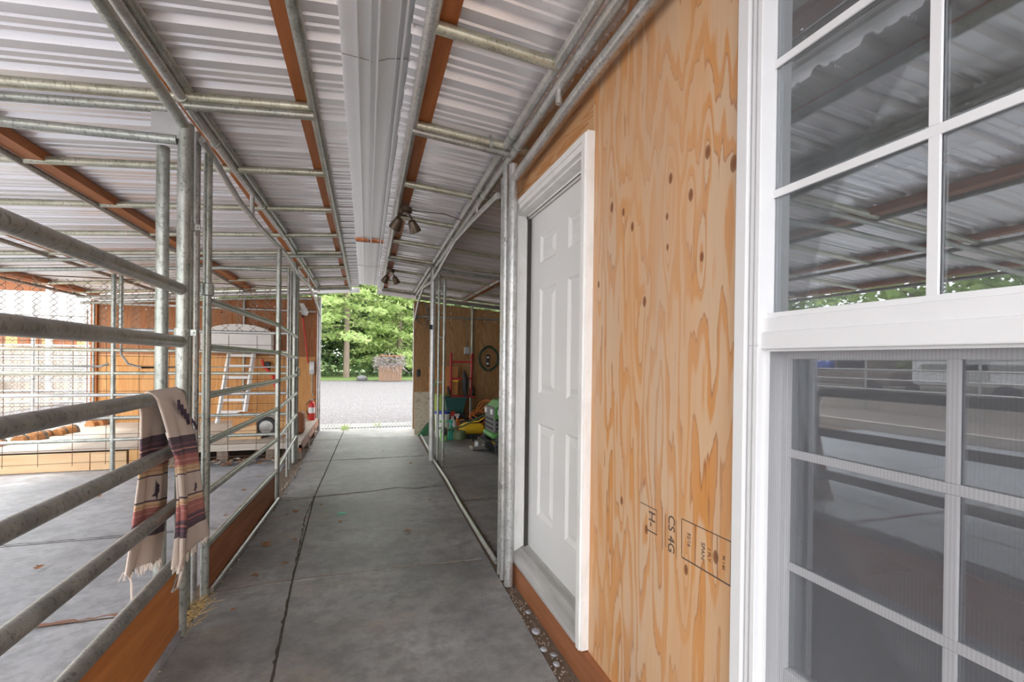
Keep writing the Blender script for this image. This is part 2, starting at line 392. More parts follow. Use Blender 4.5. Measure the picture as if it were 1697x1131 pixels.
def joint_dirt(pts, w0, mat=SOIL):
    b = MB(); rnd = random.Random(len(pts)*7+int(pts[0][1]*10)); L = []; R_ = []
    for i in range(len(pts)-1):
        a, c_ = Vector((*pts[i], 0)), Vector((*pts[i+1], 0)); n = max(2, int((c_-a).length/.03)); d = (c_-a).normalized(); nn = Vector((-d.y, d.x, 0))
        for k in range(n):
            p = a.lerp(c_, k/n); o_ = rnd.gauss(0, w0*.3); w1 = w0*rnd.uniform(.25, 1.15)
            L.append(p+nn*(o_+w1/2)); R_.append(p+nn*(o_-w1/2))
    vs = [(p.x, p.y, .0032) for p in L]+[(p.x, p.y, .0032) for p in R_]; n = len(L)
    b.add(vs, [(i, n+i, n+i+1, i+1) for i in range(n-1)]); return tag(b.build('joint_dirt', mat, fl), kind='stuff')
DARKJ = plain('dark_joint_dirt', (.075, .062, .052), .95, 0, .4, 40); TANJ = plain('tan_joint_grit', (.27, .20, .15), .95, 0, .4, 90)
joint_dirt([(xc(y_), y_) for y_ in (.4, 1.05, 2.0, 3.02, 4.2, 4.83, 5.6, 6.46, 7.3, 8.08, 9.2)], .011, DARKJ)
joint_dirt([(-.80, 3.0), (-.37, 3.04), (.3, 3.03), (.80, 2.98)], .013, TANJ)
joint_dirt([(-.72, 4.72), (-.42, 4.78), (.1, 4.86), (.35, 4.92), (.55, 4.84), (.83, 4.90)], .018, DARKJ)
joint_dirt([(-.71, 6.5), (-.37, 6.44), (.2, 6.43), (.85, 6.47)], .012, DARKJ)
joint_dirt([(-.74, 8.1), (.3, 8.08), (.9, 8.05)], .012, DARKJ)
joint_dirt([(-3.6, 2.85), (-.9, 2.87)], .03, plain('rusty_joint_filler', (.30, .15, .10), .9)); joint_dirt([(-4.2, 4.15), (-.9, 4.12)], .014, DARKJ)
joint_dirt([(.9, 4.3), (1.9, 4.32), (4.3, 4.3)], .016, DARKJ); joint_dirt([(.95, 5.7), (1.9, 5.72), (3.3, 5.7)], .014, DARKJ); joint_dirt([(.98, 7.0), (2.2, 7.02)], .014, DARKJ)
yrm = [2.9, 4.3, 5.7, 7.0, 8.1, 9.3]
for i in range(5):
    for x0, x1 in ((.0, 1.9), (1.9, 4.4)):
        if x0 == 0: slab(xr(yrm[i])+.075, x1, yrm[i], yrm[i+1], xr(yrm[i+1])+.075, x1, z=-.004)
        else: slab(x0, x1, yrm[i], yrm[i+1], z=-.004)
ap = B(-.85, 1.1, 9.32, 9.95, -.1, .0).build('ramp_edge', CONC, fl)
rg = MB()
for i in range(34): rg.box(-.80+i*.057, -.775+i*.057, 9.34, 9.93, -.01, .012)
tag(rg.build('groove_ridge', CONC, fl), kind='stuff')
# debris strips
def pebbles(name, pts, n, r0, r1, mat, label, w_=.05):
    b = MB()
    for _ in range(n):
        k = random.random()*(len(pts)-1); i = int(k); t_ = k-i
        x = pts[i][0]*(1-t_)+pts[i+1][0]*t_+random.gauss(0, w_); y = pts[i][1]*(1-t_)+pts[i+1][1]*t_
        r = random.uniform(r0, r1); z = r*.35
        vs = [(x+r*random.uniform(.6, 1.1)*dx, y+r*random.uniform(.6, 1.1)*dy, z+r*.6*dz) for dx, dy, dz in ((1, 0, 0), (0, 1, 0), (-1, 0, 0), (0, -1, 0), (0, 0, 1), (0, 0, -1))]
        b.add(vs, [(0, 1, 4), (1, 2, 4), (2, 3, 4), (3, 0, 4), (1, 0, 5), (2, 1, 5), (3, 2, 5), (0, 3, 5)])
    return tag(b.build(name, mat), label, 'gravel', kind='stuff')
pebbles('loose_gravel', [(.80, .9), (.83, 2.7)], 420, .002, .008, PEB, 'small loose stones in the gap below the door', .022)
pebbles('gravel_line', [(-.83, 1.9), (-.80, 3), (-.76, 4.4), (-.72, 5.2), (-.71, 6.4), (-.75, 9.0)], 900, .004, .014, PEB, 'grey grit along the left edge of the aisle', .018)
pebbles('dirt_line', [(xr(2.9)+.05, 2.95), (xr(6)+.05, 6), (xr(9)+.05, 9.1)], 700, .003, .010, SOIL, 'dark grit along the right metal channel', .014)
for (x, y, r, rz) in ((.815, 2.12, .022, 0), (.80, 1.98, .018, 1), (.83, 1.93, .018, 2), (.815, 1.87, .016, .5), (.795, 1.55, .02, .9), (.84, 2.3, .015, .3)):
    b = MB().lathe([(0.001, -.4*r), (.75*r, -.3*r), (r, 0), (.8*r, .35*r), (.001, .5*r)], (0, 0, 0), 8).xf(TR(x, y, .4*r, .15, .1, rz))
    tag(b.build('pebble', CONCL), 'pale flat pebble in the dirt gap beside the door sill board', 'stone', 'pebbles beside the sill board')
# straw tuft at post foot
b = MB()
for _ in range(160):
    x, y = random.gauss(-.80, .03), random.gauss(2.76, .10); a = random.random()*PI; l = random.uniform(.02, .07); z = random.uniform(.004, .03)
    b.tube([(x, y, z), (x+l*math.cos(a), y+l*math.sin(a), z+random.uniform(-.0, .02))], .0011, 3)
tag(b.build('straw', STRAW), 'tuft of dry straw at the foot of the post cluster', 'straw', kind='stuff')
b = MB()
for (cx, cy, n) in ((-.29, 9.3, 110), (1.0, 8.4, 60), (.3, 9.6, 40)):
    for _ in range(n):
        x, y = random.gauss(cx, .04), random.gauss(cy, .16); h = random.uniform(.02, .07)
        b.add([(x-.004, y, 0), (x+.004, y, 0), (x+random.gauss(0, .02), y+random.gauss(0, .02), h)], [(0, 1, 2)])
tag(b.build('weeds', FOL1), 'thin green weeds growing out of the floor joints', 'weeds', kind='stuff')
# dead leaves
def leaf(x, y, s, rz, label, grp, z=0., mat=LEAF):
    pr = [(0, -1), (.25, -.5), (.75, -.55), (.45, -.05), (.9, .3), (.35, .3), (0, 1), (-.35, .3), (-.9, .3), (-.45, -.05), (-.75, -.55), (-.25, -.5)]
    b = MB(); vs = [(px*s, py*s, .25*s*abs(px)+.12*s*math.sin(3*py+rz)) for px, py in pr]; vs.append((0, 0, 0))
    b.add(vs, [(i, (i+1) % 12, 12) for i in range(12)]); b.xf(TR(x, y, z+.006+.1*s, .05, .1, rz))
    return tag(b.build('dead_leaf', mat), label, 'leaf', grp)
leaf(-.626, 3.646, .045, .3, 'large curled brown leaf on the concrete by the left grit line', 'leaves on the aisle')
leaf(.343, 3.634, .036, 1.2, 'dark brown leaf alone on the right half of the aisle', 'leaves on the aisle')
for i, (x, y, s) in enumerate(((-.521, 4.357, .035), (-.446, 3.685, .026), (-.451, 3.273, .032), (-.15, 4.006, .022), (-.33, 4.5, .02), (.6, 6.0, .03), (.3, 6.9, .02), (-.6, 3.15, .028), (-.62, 2.75, .02), (-.58, 4.3, .02), (.62, 4.4, .018))):
    leaf(x, y, s, i*1.1, 'small brown leaf scattered on the concrete aisle', 'leaves on the aisle')
for i in range(12):
    leaf(random.uniform(-2.4, -1.0), random.uniform(3.2, 6.2), random.uniform(.02, .035), i, 'pale dry leaf on the pen floor behind the gates', 'leaves on the pen floor')
for i in range(75):
    leaf(random.uniform(-2.25, -.86), random.gauss(6.5, .09), random.uniform(.03, .055), i, 'dry leaf in the drift under the platform edge', 'leaf drift under the platform', z=random.uniform(0, .06), mat=LEAF if i % 3 else GREYWOOD)
b = B(-.185, -.115, 4.20, 4.235, .002, .006); b.v[6] = (-.15, 4.25, .006)
tag(b.build('glass_shard', TEAL2), 'tiny teal scrap lying in the middle of the aisle', 'scrap')
# ------------------------------------------------------------------ right wall (tack room)
XW = .90
wr = empty('wall_right', (XW, 1.5, 0), 'plywood sheathed wall of the tack room', kind='structure')
# sheet right of the door reaches past the window (window hole), built from strips of the same sheet
sheet = MB()
def wbox(b, y0, y1, z0, z1, x0=XW, x1=XW+.014): b.box(x0, x1, y0, y1, z0, z1)
wbox(sheet, .925, 1.757, .12, 2.62); sheet.build('plywood_sheet', PLY_MAIN, wr)
s2 = MB(); wbox(s2, -2.0, .923, .12, .40); wbox(s2, -2.0, -.05, .40, 2.62); wbox(s2, -.05, .923, 2.46, 2.62); s2.build('plywood_sheet', PLY_MAIN, wr)
s3 = MB(); wbox(s3, 1.760, 2.87, 2.225, 2.60); wbox(s3, 2.78, 2.87, .0, 2.225); s3.build('plywood_sheet', PLY_SIDE, wr)
s4 = MB(); s4.box(.90, 4.3, 2.87, 2.885, 0, 2.50); s4.build('plywood_sheet', PLY_SIDE, wr)
B(XW+.014, XW+.10, 2.78, 2.87, .0, 2.5).build('stud', PALEWOODZ, wr)
tr = B(.875, XW+.05, -2, 2.80, -.02, .125).build('trim_1', BASEB); tag(tr, 'red brown treated board under the door and plywood', kind='structure')
# tack room interior, seen dimly through the glass
wt = empty('wall_tack_room', (2, .4, 0), 'dim grey interior of the room behind the window', kind='structure')
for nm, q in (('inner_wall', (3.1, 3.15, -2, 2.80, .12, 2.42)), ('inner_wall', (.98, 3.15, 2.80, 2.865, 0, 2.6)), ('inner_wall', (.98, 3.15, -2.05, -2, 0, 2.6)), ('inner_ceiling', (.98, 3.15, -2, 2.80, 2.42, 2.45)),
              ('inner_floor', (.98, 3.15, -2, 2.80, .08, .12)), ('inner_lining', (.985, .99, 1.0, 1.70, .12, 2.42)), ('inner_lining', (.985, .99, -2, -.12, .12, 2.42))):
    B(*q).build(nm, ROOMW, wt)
# armchair seen through the lower sash
ch = empty('armchair', (1.75, .95, .12), 'pale rounded seat with a dark curved arm inside the room', 'chair')
MB().lathe([(.01, .12), (.36, .14), (.42, .3), (.36, .50), (.2, .60), (.01, .62)], (1.75, .95, 0), 24).build('seat_cushion', CAGE, ch)
T([(1.55, .50, .55), (1.45, .68, .74), (1.42, .95, .82), (1.45, 1.2, .74), (1.55, 1.4, .55)], .035).build('arm', BLACK, ch)
# ------------------------------------------------------------------ door
dr = empty('door_1', (.93, 2.2, .13), 'white six panel door with worn white casing', kind='structure')
cas = MB()
for y0, y1 in ((1.737, 1.797), (2.735, 2.797)): cas.box(.866, .900, y0, y1, .13, 2.262, .002)
cas.box(.8665, .900, 1.7968, 2.7352, 2.20, 2.2615)
cas.build('casing', WORN, dr)
cb = MB()
for y0, y1 in ((1.745, 1.775), (2.757, 2.789)): cb.box(.858, .868, y0, y1, .13, 2.255, .002)
cb.box(.8583, .868, 1.775, 2.757, 2.226, 2.2548); cb.build('casing_bead', WORN, dr)
j = MB(); j.box(.901, 1.02, 1.7605, 1.785, .13, 2.19); j.box(.89, 1.02, 2.700, 2.7345, .13, 2.199); j.box(.89, 1.02, 1.7975, 2.7, 2.19, 2.1995)
j.box(.945, .962, 2.68, 2.70, .13, 2.19); j.box(.945, .962, 1.735, 2.70, 2.17, 2.19); j.build('jamb', WORN, dr)
B(.985, .992, 1.74, 2.70, .18, 2.19).build('weather_gap', DKGREY, dr)
def door_leaf():
    # front face at x=.970 with six sunk-and-raised panels
    y0, y1, z0, z1 = 1.762, 2.672, .205, 2.172; X0 = .968
    b = MB(); cols = [(1.885, 2.135), (2.285, 2.545)]; cols = [(1.905, 2.140), (2.290, 2.525)]
    rows = [(.43, .96), (1.13, 1.73), (1.875, 2.035)]
    ysn = sorted({y0, y1, *[c for p in cols for c in p]}); zsn = sorted({z0, z1, *[c for p in rows for c in p]})
    for i in range(len(ysn)-1):
        for k in range(len(zsn)-1):
            pan = any(abs(ysn[i]-c[0]) < 1e-6 for c in cols) and any(abs(zsn[k]-r[0]) < 1e-6 for r in rows)
            a, c_, d, e = ysn[i], ysn[i+1], zsn[k], zsn[k+1]
            if not pan: b.add([(X0, a, d), (X0, c_, d), (X0, c_, e), (X0, a, e)], [(0, 1, 2, 3)])
            else:
                lv = [(0, 0), (.004, .003), (.016, .012), (.026, .012), (.055, .001)]
                rings = [[(X0+dx, a+o, d+o), (X0+dx, c_-o, d+o), (X0+dx, c_-o, e-o), (X0+dx, a+o, e-o)] for o, dx in lv]
                vs = [p for r_ in rings for p in r_]; fs = []
                for q in range(4):
                    for t_ in range(4): fs.append((q*4+t_, q*4+(t_+1) % 4, q*4+4+(t_+1) % 4, q*4+4+t_))
                fs.append((16, 17, 18, 19)); b.add(vs, fs)
    b.box(X0+.016, X0+.04, y0, y1, z0, z1)
    return b
lf = door_leaf().build('door_leaf', DOORW, dr, smooth=False)
MB().prism([(.862, .132), (.862, .148), (.975, .206), (.975, .132)], 'y', 1.80, 2.735).build('threshold', SILL, dr)
th = MB()
for i in range(5): th.box(.93+i*.006, .933+i*.006, 1.80, 2.735, .183+i*.003, .187+i*.003)
th.build('threshold_rib', SILL, dr)
wg = MB(); wg.box(.9445, .967, 2.673, 2.682, .17, 2.18); wg.box(.9445, .967, 1.762, 2.682, 2.172, 2.179); wg.build('weather_strip', DKGREY, dr)
# plywood stamp: ruled boxes and letters
st = empty('plywood_stamp', (XW, 1.06, .80), 'faded black ink stamp boxes on the plywood', 'stamp')
def ink(b, y0, z0, y1, z1, t_=.0028):
    dy, dz = y1-y0, z1-z0; L_ = math.hypot(dy, dz); ny, nz = -dz/L_*t_/2, dy/L_*t_/2
    b.add([(XW-.0006, y0+ny, z0+nz), (XW-.0006, y1+ny, z1+nz), (XW-.0006, y1-ny, z1-nz), (XW-.0006, y0-ny, z0-nz)], [(0, 1, 2, 3)])
b = MB()
ink(b, 1.161, .86, .967, .864); ink(b, 1.158, .748, .967, .751, .004); ink(b, 1.161, .86, 1.158, .748); ink(b, .967, .866, .967, .751, .003)
ink(b, 1.102, .86, 1.101, .75, .002); ink(b, 1.016, .86, 1.014, .752, .002)
b.build('ruled_box', STAMPI, st)
b = MB(); ink(b, 1.377, .846, 1.282, .846); ink(b, 1.333, .768, 1.28, .769, .004); ink(b, 1.282, .846, 1.282, .769, .0015)
ink(b, 1.254, .866, 1.251, .733, .0018); ink(b, 1.238, .85, 1.236, .748, .0018); ink(b, 1.186, .848, 1.183, .735, .0018)
b.build('ruled_line', STAMPI, st)
def text(s, size, M, mat, parent, name='lettering', ext=.0003):
    cu = bpy.data.curves.new(name, 'FONT'); cu.body = s; cu.size = size; cu.extrude = ext; cu.align_x = 'CENTER'; cu.align_y = 'CENTER'
    o = bpy.data.objects.new(name, cu); C.objects.link(o)
    dg = bpy.context.evaluated_depsgraph_get(); me = bpy.data.meshes.new_from_object(o.evaluated_get(dg)); bpy.data.objects.remove(o)
    me.transform(M); pl = WLOC.get(parent.name, Vector((0, 0, 0))); me.transform(Matrix.Translation(-pl))
    me.materials.append(mat); o2 = bpy.data.objects.new(name, me); C.objects.link(o2); o2.parent = parent; WLOC[o2.name] = pl.copy(); return o2
# letters run down the wall, facing -x
def MW(y, z): # text x axis -> -z, text y axis -> -y ... viewed from the aisle
    return Matrix(((0, 0, -1, XW-.0008), (0, -1, 0, y), (-1, 0, 0, z), (0, 0, 0, 1)))
def MW(y, z):
    return Matrix(((0, 0, -1, XW-.0008), (0, 1*-1, 0, y), (-1, 0, 0, z), (0, 0, 0, 1)))
text('CS 4G', .043, MW(1.209, .797), STAMPI, st)
text('SPAN', .020, MW(1.07, .80), STAMPI, st); text('1 PLY', .016, MW(1.045, .80), STAMPI, st); text('32/16', .018, MW(1.128, .81), STAMPI, st)
text('PS 1-83', .012, MW(.992, .80), STAMPI, st); text('H-', .05, MW(1.31, .81), STAMPI, st)
# ------------------------------------------------------------------ window
wn = empty('window_1', (.9, .46, .42), 'white vinyl double hung window with grids and half screen', kind='structure')
fr_ = MB()
yR = -.02
for (y0, y1, x0) in ((.900, .935, .868), (yR, yR+.035, .868)): fr_.box(x0, .93, y0, y1, .40, 2.46, .003)
fr_.box(.868, .93, yR, .935, 2.43, 2.46, .003); fr_.box(.86, .93, yR, .935, .395, .43, .003)
fr_.build('outer_frame', WHITE, wn)
i_ = MB()
for (y0, y1) in ((.872, .902), (yR+.033, yR+.063)): i_.box(.880, .99, y0, y1, .42, 1.36, .002); i_.box(.880, .93, y0, y1, 1.36, 2.44, .002)
i_.box(.880, .93, yR, .90, 2.40, 2.44, .002); i_.build('inner_frame', WHITE, wn)
# channel lines of the vinyl profile
c_ = MB()
for y in (.8985, .884): c_.box(.877, .8805, y-.001, y+.001, .42, 2.43)
c_.build('frame_groove', GREYBOX, wn)
us = MB()      # upper sash frame in the outer plane
us.box(.902, .925, .045, .875, 1.355, 1.385, .002); us.box(.896, .925, .045, .875, 1.385, 1.425, .003); us.box(.888, .93, .045, .905, 1.352, 1.392, .003)
us.box(.905, .925, .045, .875, 1.425, 1.437, .001)
us.build('upper_sash', WHITE, wn)
B(.9255, .930, .04, .885, 1.41, 2.42).build('glass_pane', GLASS, wn)
def muntin(y0, y1, z0, z1, x): B(x, x+.006, y0, y1, z0, z1, .001).build('muntin', WHITE, wn)
for z in (1.717, 2.022): muntin(.05, .885, z-.009, z+.009, .9185)
muntin(.535, .553, 1.43, 1.708, .9180); muntin(.535, .553, 1.726, 2.013, .9180); muntin(.535, .553, 2.031, 2.42, .9180)
# lower sash, recessed
ls = MB(); ls.box(.955, .985, .858, .880, .42, 1.37, .002); ls.box(.955, .985, .03, .06, .42, 1.37, .002); ls.box(.955, .985, .06, .858, 1.33, 1.365, .002); ls.box(.955, .985, .06, .858, .42, .60, .003)
ls.build('lower_sash', WHITE, wn)
B(.970, .974, .05, .86, .59, 1.335).build('glass_pane', GLASS, wn)
for z in (1.108, .842): muntin(.06, .86, z-.0095, z+.0095, .9630)
muntin(.526, .546, .60, .832, .9625); muntin(.526, .546, .852, 1.098, .9625); muntin(.526, .546, 1.118, 1.33, .9625)
B(.906, .9065, .045, .868, .43, 1.350).build('insect_screen', SCREEN, wn)
sf = MB(); sf.box(.903, .911, .862, .872, .43, 1.355); sf.box(.903, .911, .045, .862, 1.347, 1.353); sf.build('screen_frame', WHITE, wn)
B(.900, .912, .045, .872, 1.3535, 1.3575).build('shadow_gap', DKGREY, wn)
# inside lining of the opening seen through the glass
il = MB(); il.box(.988, 1.07, .885, .93, .42, 2.42); il.box(.99, 1.07, -.05, -.02, .42, 2.42); il.box(.99, 1.07, -.02, .905, 2.42, 2.44); il.box(.99, 1.07, -.02, .905, .40, .42)
il.box(1.03, 1.07, .875, .885, .42, 2.42, .002); il.build('inside_lining', WORN, wn)
# ------------------------------------------------------------------ roof sheets
cl = empty('ceiling', (0, 4, 2.5), 'ribbed metal roof sheets on both sides of the ridge', kind='structure')
RP = .2286
def rib_profile(y0, n):
    pts = []
    for i in range(n):
        b_ = y0+i*RP
        pts += [(b_, 0), (b_+.052, 0), (b_+.058, .009), (b_+.070, .009), (b_+.076, 0), (b_+.110, 0), (b_+.116, .009), (b_+.128, .009), (b_+.134, 0), (b_+.160, 0), (b_+.178, .030), (b_+.207, .030), (b_+.2245, 0)]
    pts.append((y0+n*RP, 0)); return pts
def roof_sheet(side, y0, n=4):
    yc = y0+n*RP/2
    if side < 0: xi, xo = -.102+.006*(yc-1.8), -4.25
    else: xi, xo = .18+.012*(yc-1.8), 4.35
    pr = rib_profile(y0, n); b = MB(); vs = []; N = len(pr)
    for x in (xi, xo):
        for dz in (0, .0015):
            vs += [(x, y, zroof(x)+h+dz) for y, h in pr]
    fs = []
    for k in range(N-1):
        fs.append((k, k+1, 2*N+k+1, 2*N+k)); fs.append((N+k, N+k+1, 3*N+k+1, 3*N+k))
        fs.append((k, k+1, N+k+1, N+k)); fs.append((2*N+k, 2*N+k+1, 3*N+k+1, 3*N+k))
    b.add(vs, fs)
    o = b.build('roof_panel', ROOF, cl, smooth=False); return o
y = -.85
k = 0
while y < YE-.2:
    n = 4 if y+4*RP <= YE+.12 else max(1, int(round((YE-y)/RP)))
    for s_ in (-1, 1): roof_sheet(s_, y+(.0 if s_ < 0 else .07), n)
    y += n*RP; k += 1
# wood nailers
def nail(x0f, x1f, z0, z1, y0, y1, name='nailer_board', side=1):
    b = MB(); vs = []
    for yy in (y0, y1):
        for (xx, zz) in ((x0f(yy), z0), (x1f(yy), z0), (x1f(yy), z1), (x0f(yy), z1)): vs.append((xx, yy, zz))
    b.add(vs, [(0, 3, 2, 1), (4, 5, 6, 7), (0, 1, 5, 4), (1, 2, 6, 5), (2, 3, 7, 6), (3, 0, 4, 7)]); return b.build(name, NAILER, cl)
nail(lambda y: rR(y)+.02, lambda y: rR(y)+.10, 2.598, 2.634, -.8, YE)
nail(lambda y: rL(y)-.085, lambda y: rL(y)-.018, 2.598, 2.632, -.8, YE)
nail(lambda y: xl(y)-.075, lambda y: xl(y)-.02, 2.548, 2.582, -.8, YE)
nail(lambda y: -1.86, lambda y: -1.76, 2.44, 2.497, -.8, YE)
nail(lambda y: -3.0, lambda y: -2.9, 2.36, 2.40, -.8, YE)
nail(lambda y: -4.1, lambda y: -3.98, 2.26, 2.31, -.8, YE)
nail(lambda y: 1.86, lambda y: 1.95, 2.44, 2.49, 2.9, YE)
nail(lambda y: 3.1, lambda y: 3.2, 2.33, 2.38, 2.9, YE)
# ridge flashing boards
rf = empty('trim_2', (.05, 3, 2.7), 'pale ridge flashing panels', kind='structure')
def flash(y0, y1, z, ribs=True):
    for (a, b_) in ((-.24, .020), (.046, .36)):
        d0, d1 = .010*(y0-1.9), .010*(y1-1.9)
        m_ = MB(); m_.add([(a+d0, y0, z), (b_+d0, y0, z), (b_+d1, y1, z), (a+d1, y1, z), (a+d0, y0, z+.01), (b_+d0, y0, z+.01), (b_+d1, y1, z+.01), (a+d1, y1, z+.01)],
              [(0, 1, 2, 3), (4, 7, 6, 5), (0, 4, 5, 1), (1, 5, 6, 2), (2, 6, 7, 3), (3, 7, 4, 0)])
        m_.build('flashing_panel', FLASH, rf)
    d0, d1 = .010*(y0-1.9), .010*(y1-1.9)
    for (a, b_, h) in ((.020, .046, .03), (.015, .021, -.03), (.045, .055, -.045), (.150, .158, -.05), (.128, .131, -.03), (-.035, -.031, -.02), (.185, .190, -.03)):
        m_ = MB(); m_.add([(a+d0, y0, z-h*.3), (b_+d0, y0, z-h*.3), (b_+d1, y1, z-h*.3), (a+d1, y1, z-h*.3), (a+d0, y0, z+h), (b_+d0, y0, z+h), (b_+d1, y1, z+h), (a+d1, y1, z+h)],
              [(0, 1, 2, 3), (4, 7, 6, 5), (0, 4, 5, 1), (1, 5, 6, 2), (2, 6, 7, 3), (3, 7, 4, 0)])
        m_.build('flashing_rib', FLASH, rf)
flash(-.8, 3.45, 2.692); flash(3.455, 5.68, 2.694); flash(5.75, 9.25, 2.700)
B(-.13, .29, 5.69, 5.735, 2.665, 2.74).build('cross_board', NAILER, rf)
T([(-.11, 1.98+.27, 2.685), (-.02, 2.25, 2.68), (.04, 2.27, 2.685), (.10, 2.22, 2.683), (.2, 2.20, 2.69)], .0018, 5).build('sagging_wire', CABLE, rf)
T([(-.07, 7.3, 2.69), (.1, 7.28, 2.675), (.27, 7.3, 2.69)], .002, 5).build('sagging_wire', CABLE, rf)
# end fascia
b = MB()
for sgn in (-1, 1):
    x0, x1 = (-.05, -4.25) if sgn < 0 else (.26, 4.35)
    b.add([(x0, YE+.12, zroof(x0)-.01), (x1, YE+.12, zroof(x1)-.01), (x1, YE+.12, zroof(x1)-.10), (x0, YE+.12, zroof(x0)-.10),
           (x0, YE+.14, zroof(x0)-.01), (x1, YE+.14, zroof(x1)-.01), (x1, YE+.14, zroof(x1)-.10), (x0, YE+.14, zroof(x0)-.10)],
          [(0, 1, 2, 3), (4, 7, 6, 5), (0, 4, 5, 1), (1, 5, 6, 2), (2, 6, 7, 3), (3, 7, 4, 0)])
tag(b.build('trim_3', FLASH), 'light metal trim along the far roof edge', kind='structure')
# ------------------------------------------------------------------ steel roof frames
FR = [-.1, .85, 1.79, 2.57, 3.45, 4.28, 5.15, 5.98, 6.88, 7.85, 8.75]
RS = .024
lfm = empty('roof_frame', (-.8, 4, 2.3), 'welded pipe roof frame over the left pens', 'roof frame')
rfm = empty('roof_frame', (.8, 4, 2.3), 'welded pipe roof frame over the right side of the aisle', 'roof frame')
T([(rL(-.8), -.8, 2.575), (rL(YE), YE, 2.575)], .026, 14).build('ridge_pipe', G_POST, lfm)
T([(rR(-.8), -.8, 2.575), (rR(YE), YE, 2.575)], .026, 14).build('ridge_pipe', G_WHITE, rfm)
for i, y in enumerate(FR):
    if i in (1, 2): pass
    else: T([(rL(y), y, 2.577), (-4.15, y, zroof(-4.15)-.05)], RS, 12).build('rafter_pipe', G_OLIVE, lfm)
    if y < 2.5: T([(rR(y), y, 2.577), (xr(y)-.02, y, 2.532)], RS, 12).build('rafter_pipe', G_OLIVE, rfm)
    else: T([(rR(y), y, 2.577), (4.2, y, zroof(4.2)-.05)], RS, 12).build('rafter_pipe', G_OLIVE, rfm)
for y in (2.57, 5.98, 8.75):
    T([(rL(y), y, 2.535), (-.80, y, 2.49)], .020, 12).build('rafter_pipe', G_POST, lfm); T([(-.84, y, 2.467), (-1.47, y, 2.414), (-4.1, y, 2.19)], .020, 12).build('rafter_pipe', G_POST, lfm)
    T([(-.83, y, 2.325), (-1.5, y, 2.305), (-4.05, y, 2.10)], .022, 12).build('tie_pipe', G_POST, lfm)
    T([(rR(y), y, 2.54), (xr(y), y, 2.49)], .018, 12).build('rafter_pipe', G_DARK, rfm)
    if y > 5: T([(xr(y), y, 2.45), (4.1, y, 2.22)], .022, 12).build('rafter_pipe', G_POST, rfm)
B(-.93, -.81, 2.563, 2.570, 2.33, 2.455).build('gusset_plate', GREYBOX, lfm)
# purlin pipes over the pens
for x, z in ((-1.885, 2.43), (-3.05, 2.325), (-4.12, 2.23)):
    T([(x, -.8, z), (x, YE, z)], .021, 12).build('purlin_pipe', G_DARK, lfm)
for x, z in ((1.84, 2.44), (3.1, 2.33)):
    T([(x, 2.95, z), (x, YE, z)], .021, 12).build('purlin_pipe', G_WHITE, rfm)
# wall line chords: doubled pipe
T([(xl(-.8), -.8, 2.525), (xl(2.7), 2.7, 2.525), (xl(5.2), 5.2, 2.525), (xl(YE), YE, 2.525)], .022, 14).build('top_chord', G_WHITE, lfm)
T([(xl(-.8)+.026, -.8, 2.556), (xl(2.7)+.026, 2.7, 2.556), (xl(5.2)+.026, 5.2, 2.556), (xl(YE)+.026, YE, 2.556)], .022, 14).build('top_chord', G_POST, lfm)
T([(-.80, -.8, 2.50), (-.80, 1.81, 2.437), (-.805, 2.585, 2.402)], .024, 14).build('lower_chord', G_POST, lfm)
T([(-.80, 2.82, 2.44), (-.78, 3.5, 2.345), (-.765, 4.1, 2.33), (-.745, 5.2, 2.365), (-.745, 5.9, 2.345), (-.75, 6.2, 2.33)], .019, 12).build('lower_chord', G_WHITE, lfm)
T([(-.75, 6.35, 2.33), (-.74, 7.4, 2.36), (-.73, 8.2, 2.27), (-.715, YE-.02, 2.06)], .019, 12).build('lower_chord', G_WHITE, lfm)
T([(xr(-.8)-.03, -.8, 2.532), (xr(YE)-.03, YE, 2.532)], .022, 14).build('top_chord', G_WHITE, rfm)
T([(xr(-.8)+.017, -.8, 2.50), (xr(2.75)+.017, 2.75, 2.50), (xr(YE)+.017, YE, 2.50)], .025, 14).build('top_chord', G_WHITE, rfm)
T([(.835, -.8, 2.49), (.835, 1.7, 2.425), (.835, 2.60, 2.375)], .025, 14).build('lower_chord', G_WHITE, rfm)
T([(xr(2.85), 2.85, 2.35), (xr(3.6), 3.6, 2.41), (xr(4.4), 4.4, 2.452), (xr(5.2), 5.2, 2.41), (xr(6.1), 6.1, 2.35)], .021, 14).build('lower_chord', G_WHITE, rfm)
T([(xr(6.3), 6.3, 2.35), (xr(7.4), 7.4, 2.44), (xr(8.2), 8.2, 2.32), (xr(YE), YE-.05, 2.02)], .021, 14).build('lower_chord', G_WHITE, rfm)
for y, zt, zb in ((1.87, 2.48, 2.42), (3.52, 2.48, 2.40), (5.2, 2.48, 2.41), (7.0, 2.49, 2.42)):
    T([(xr(y)+.012, y, zt), (xr(y)+.012, y, zb)], .014, 10).build('strut', G_WHITE, rfm)
for y, zt, zb in ((3.9, 2.53, 2.35), (7.5, 2.53, 2.36)): T([(xl(y), y, zt), (xl(y), y, zb)], .016, 10).build('strut', G_WHITE, lfm)
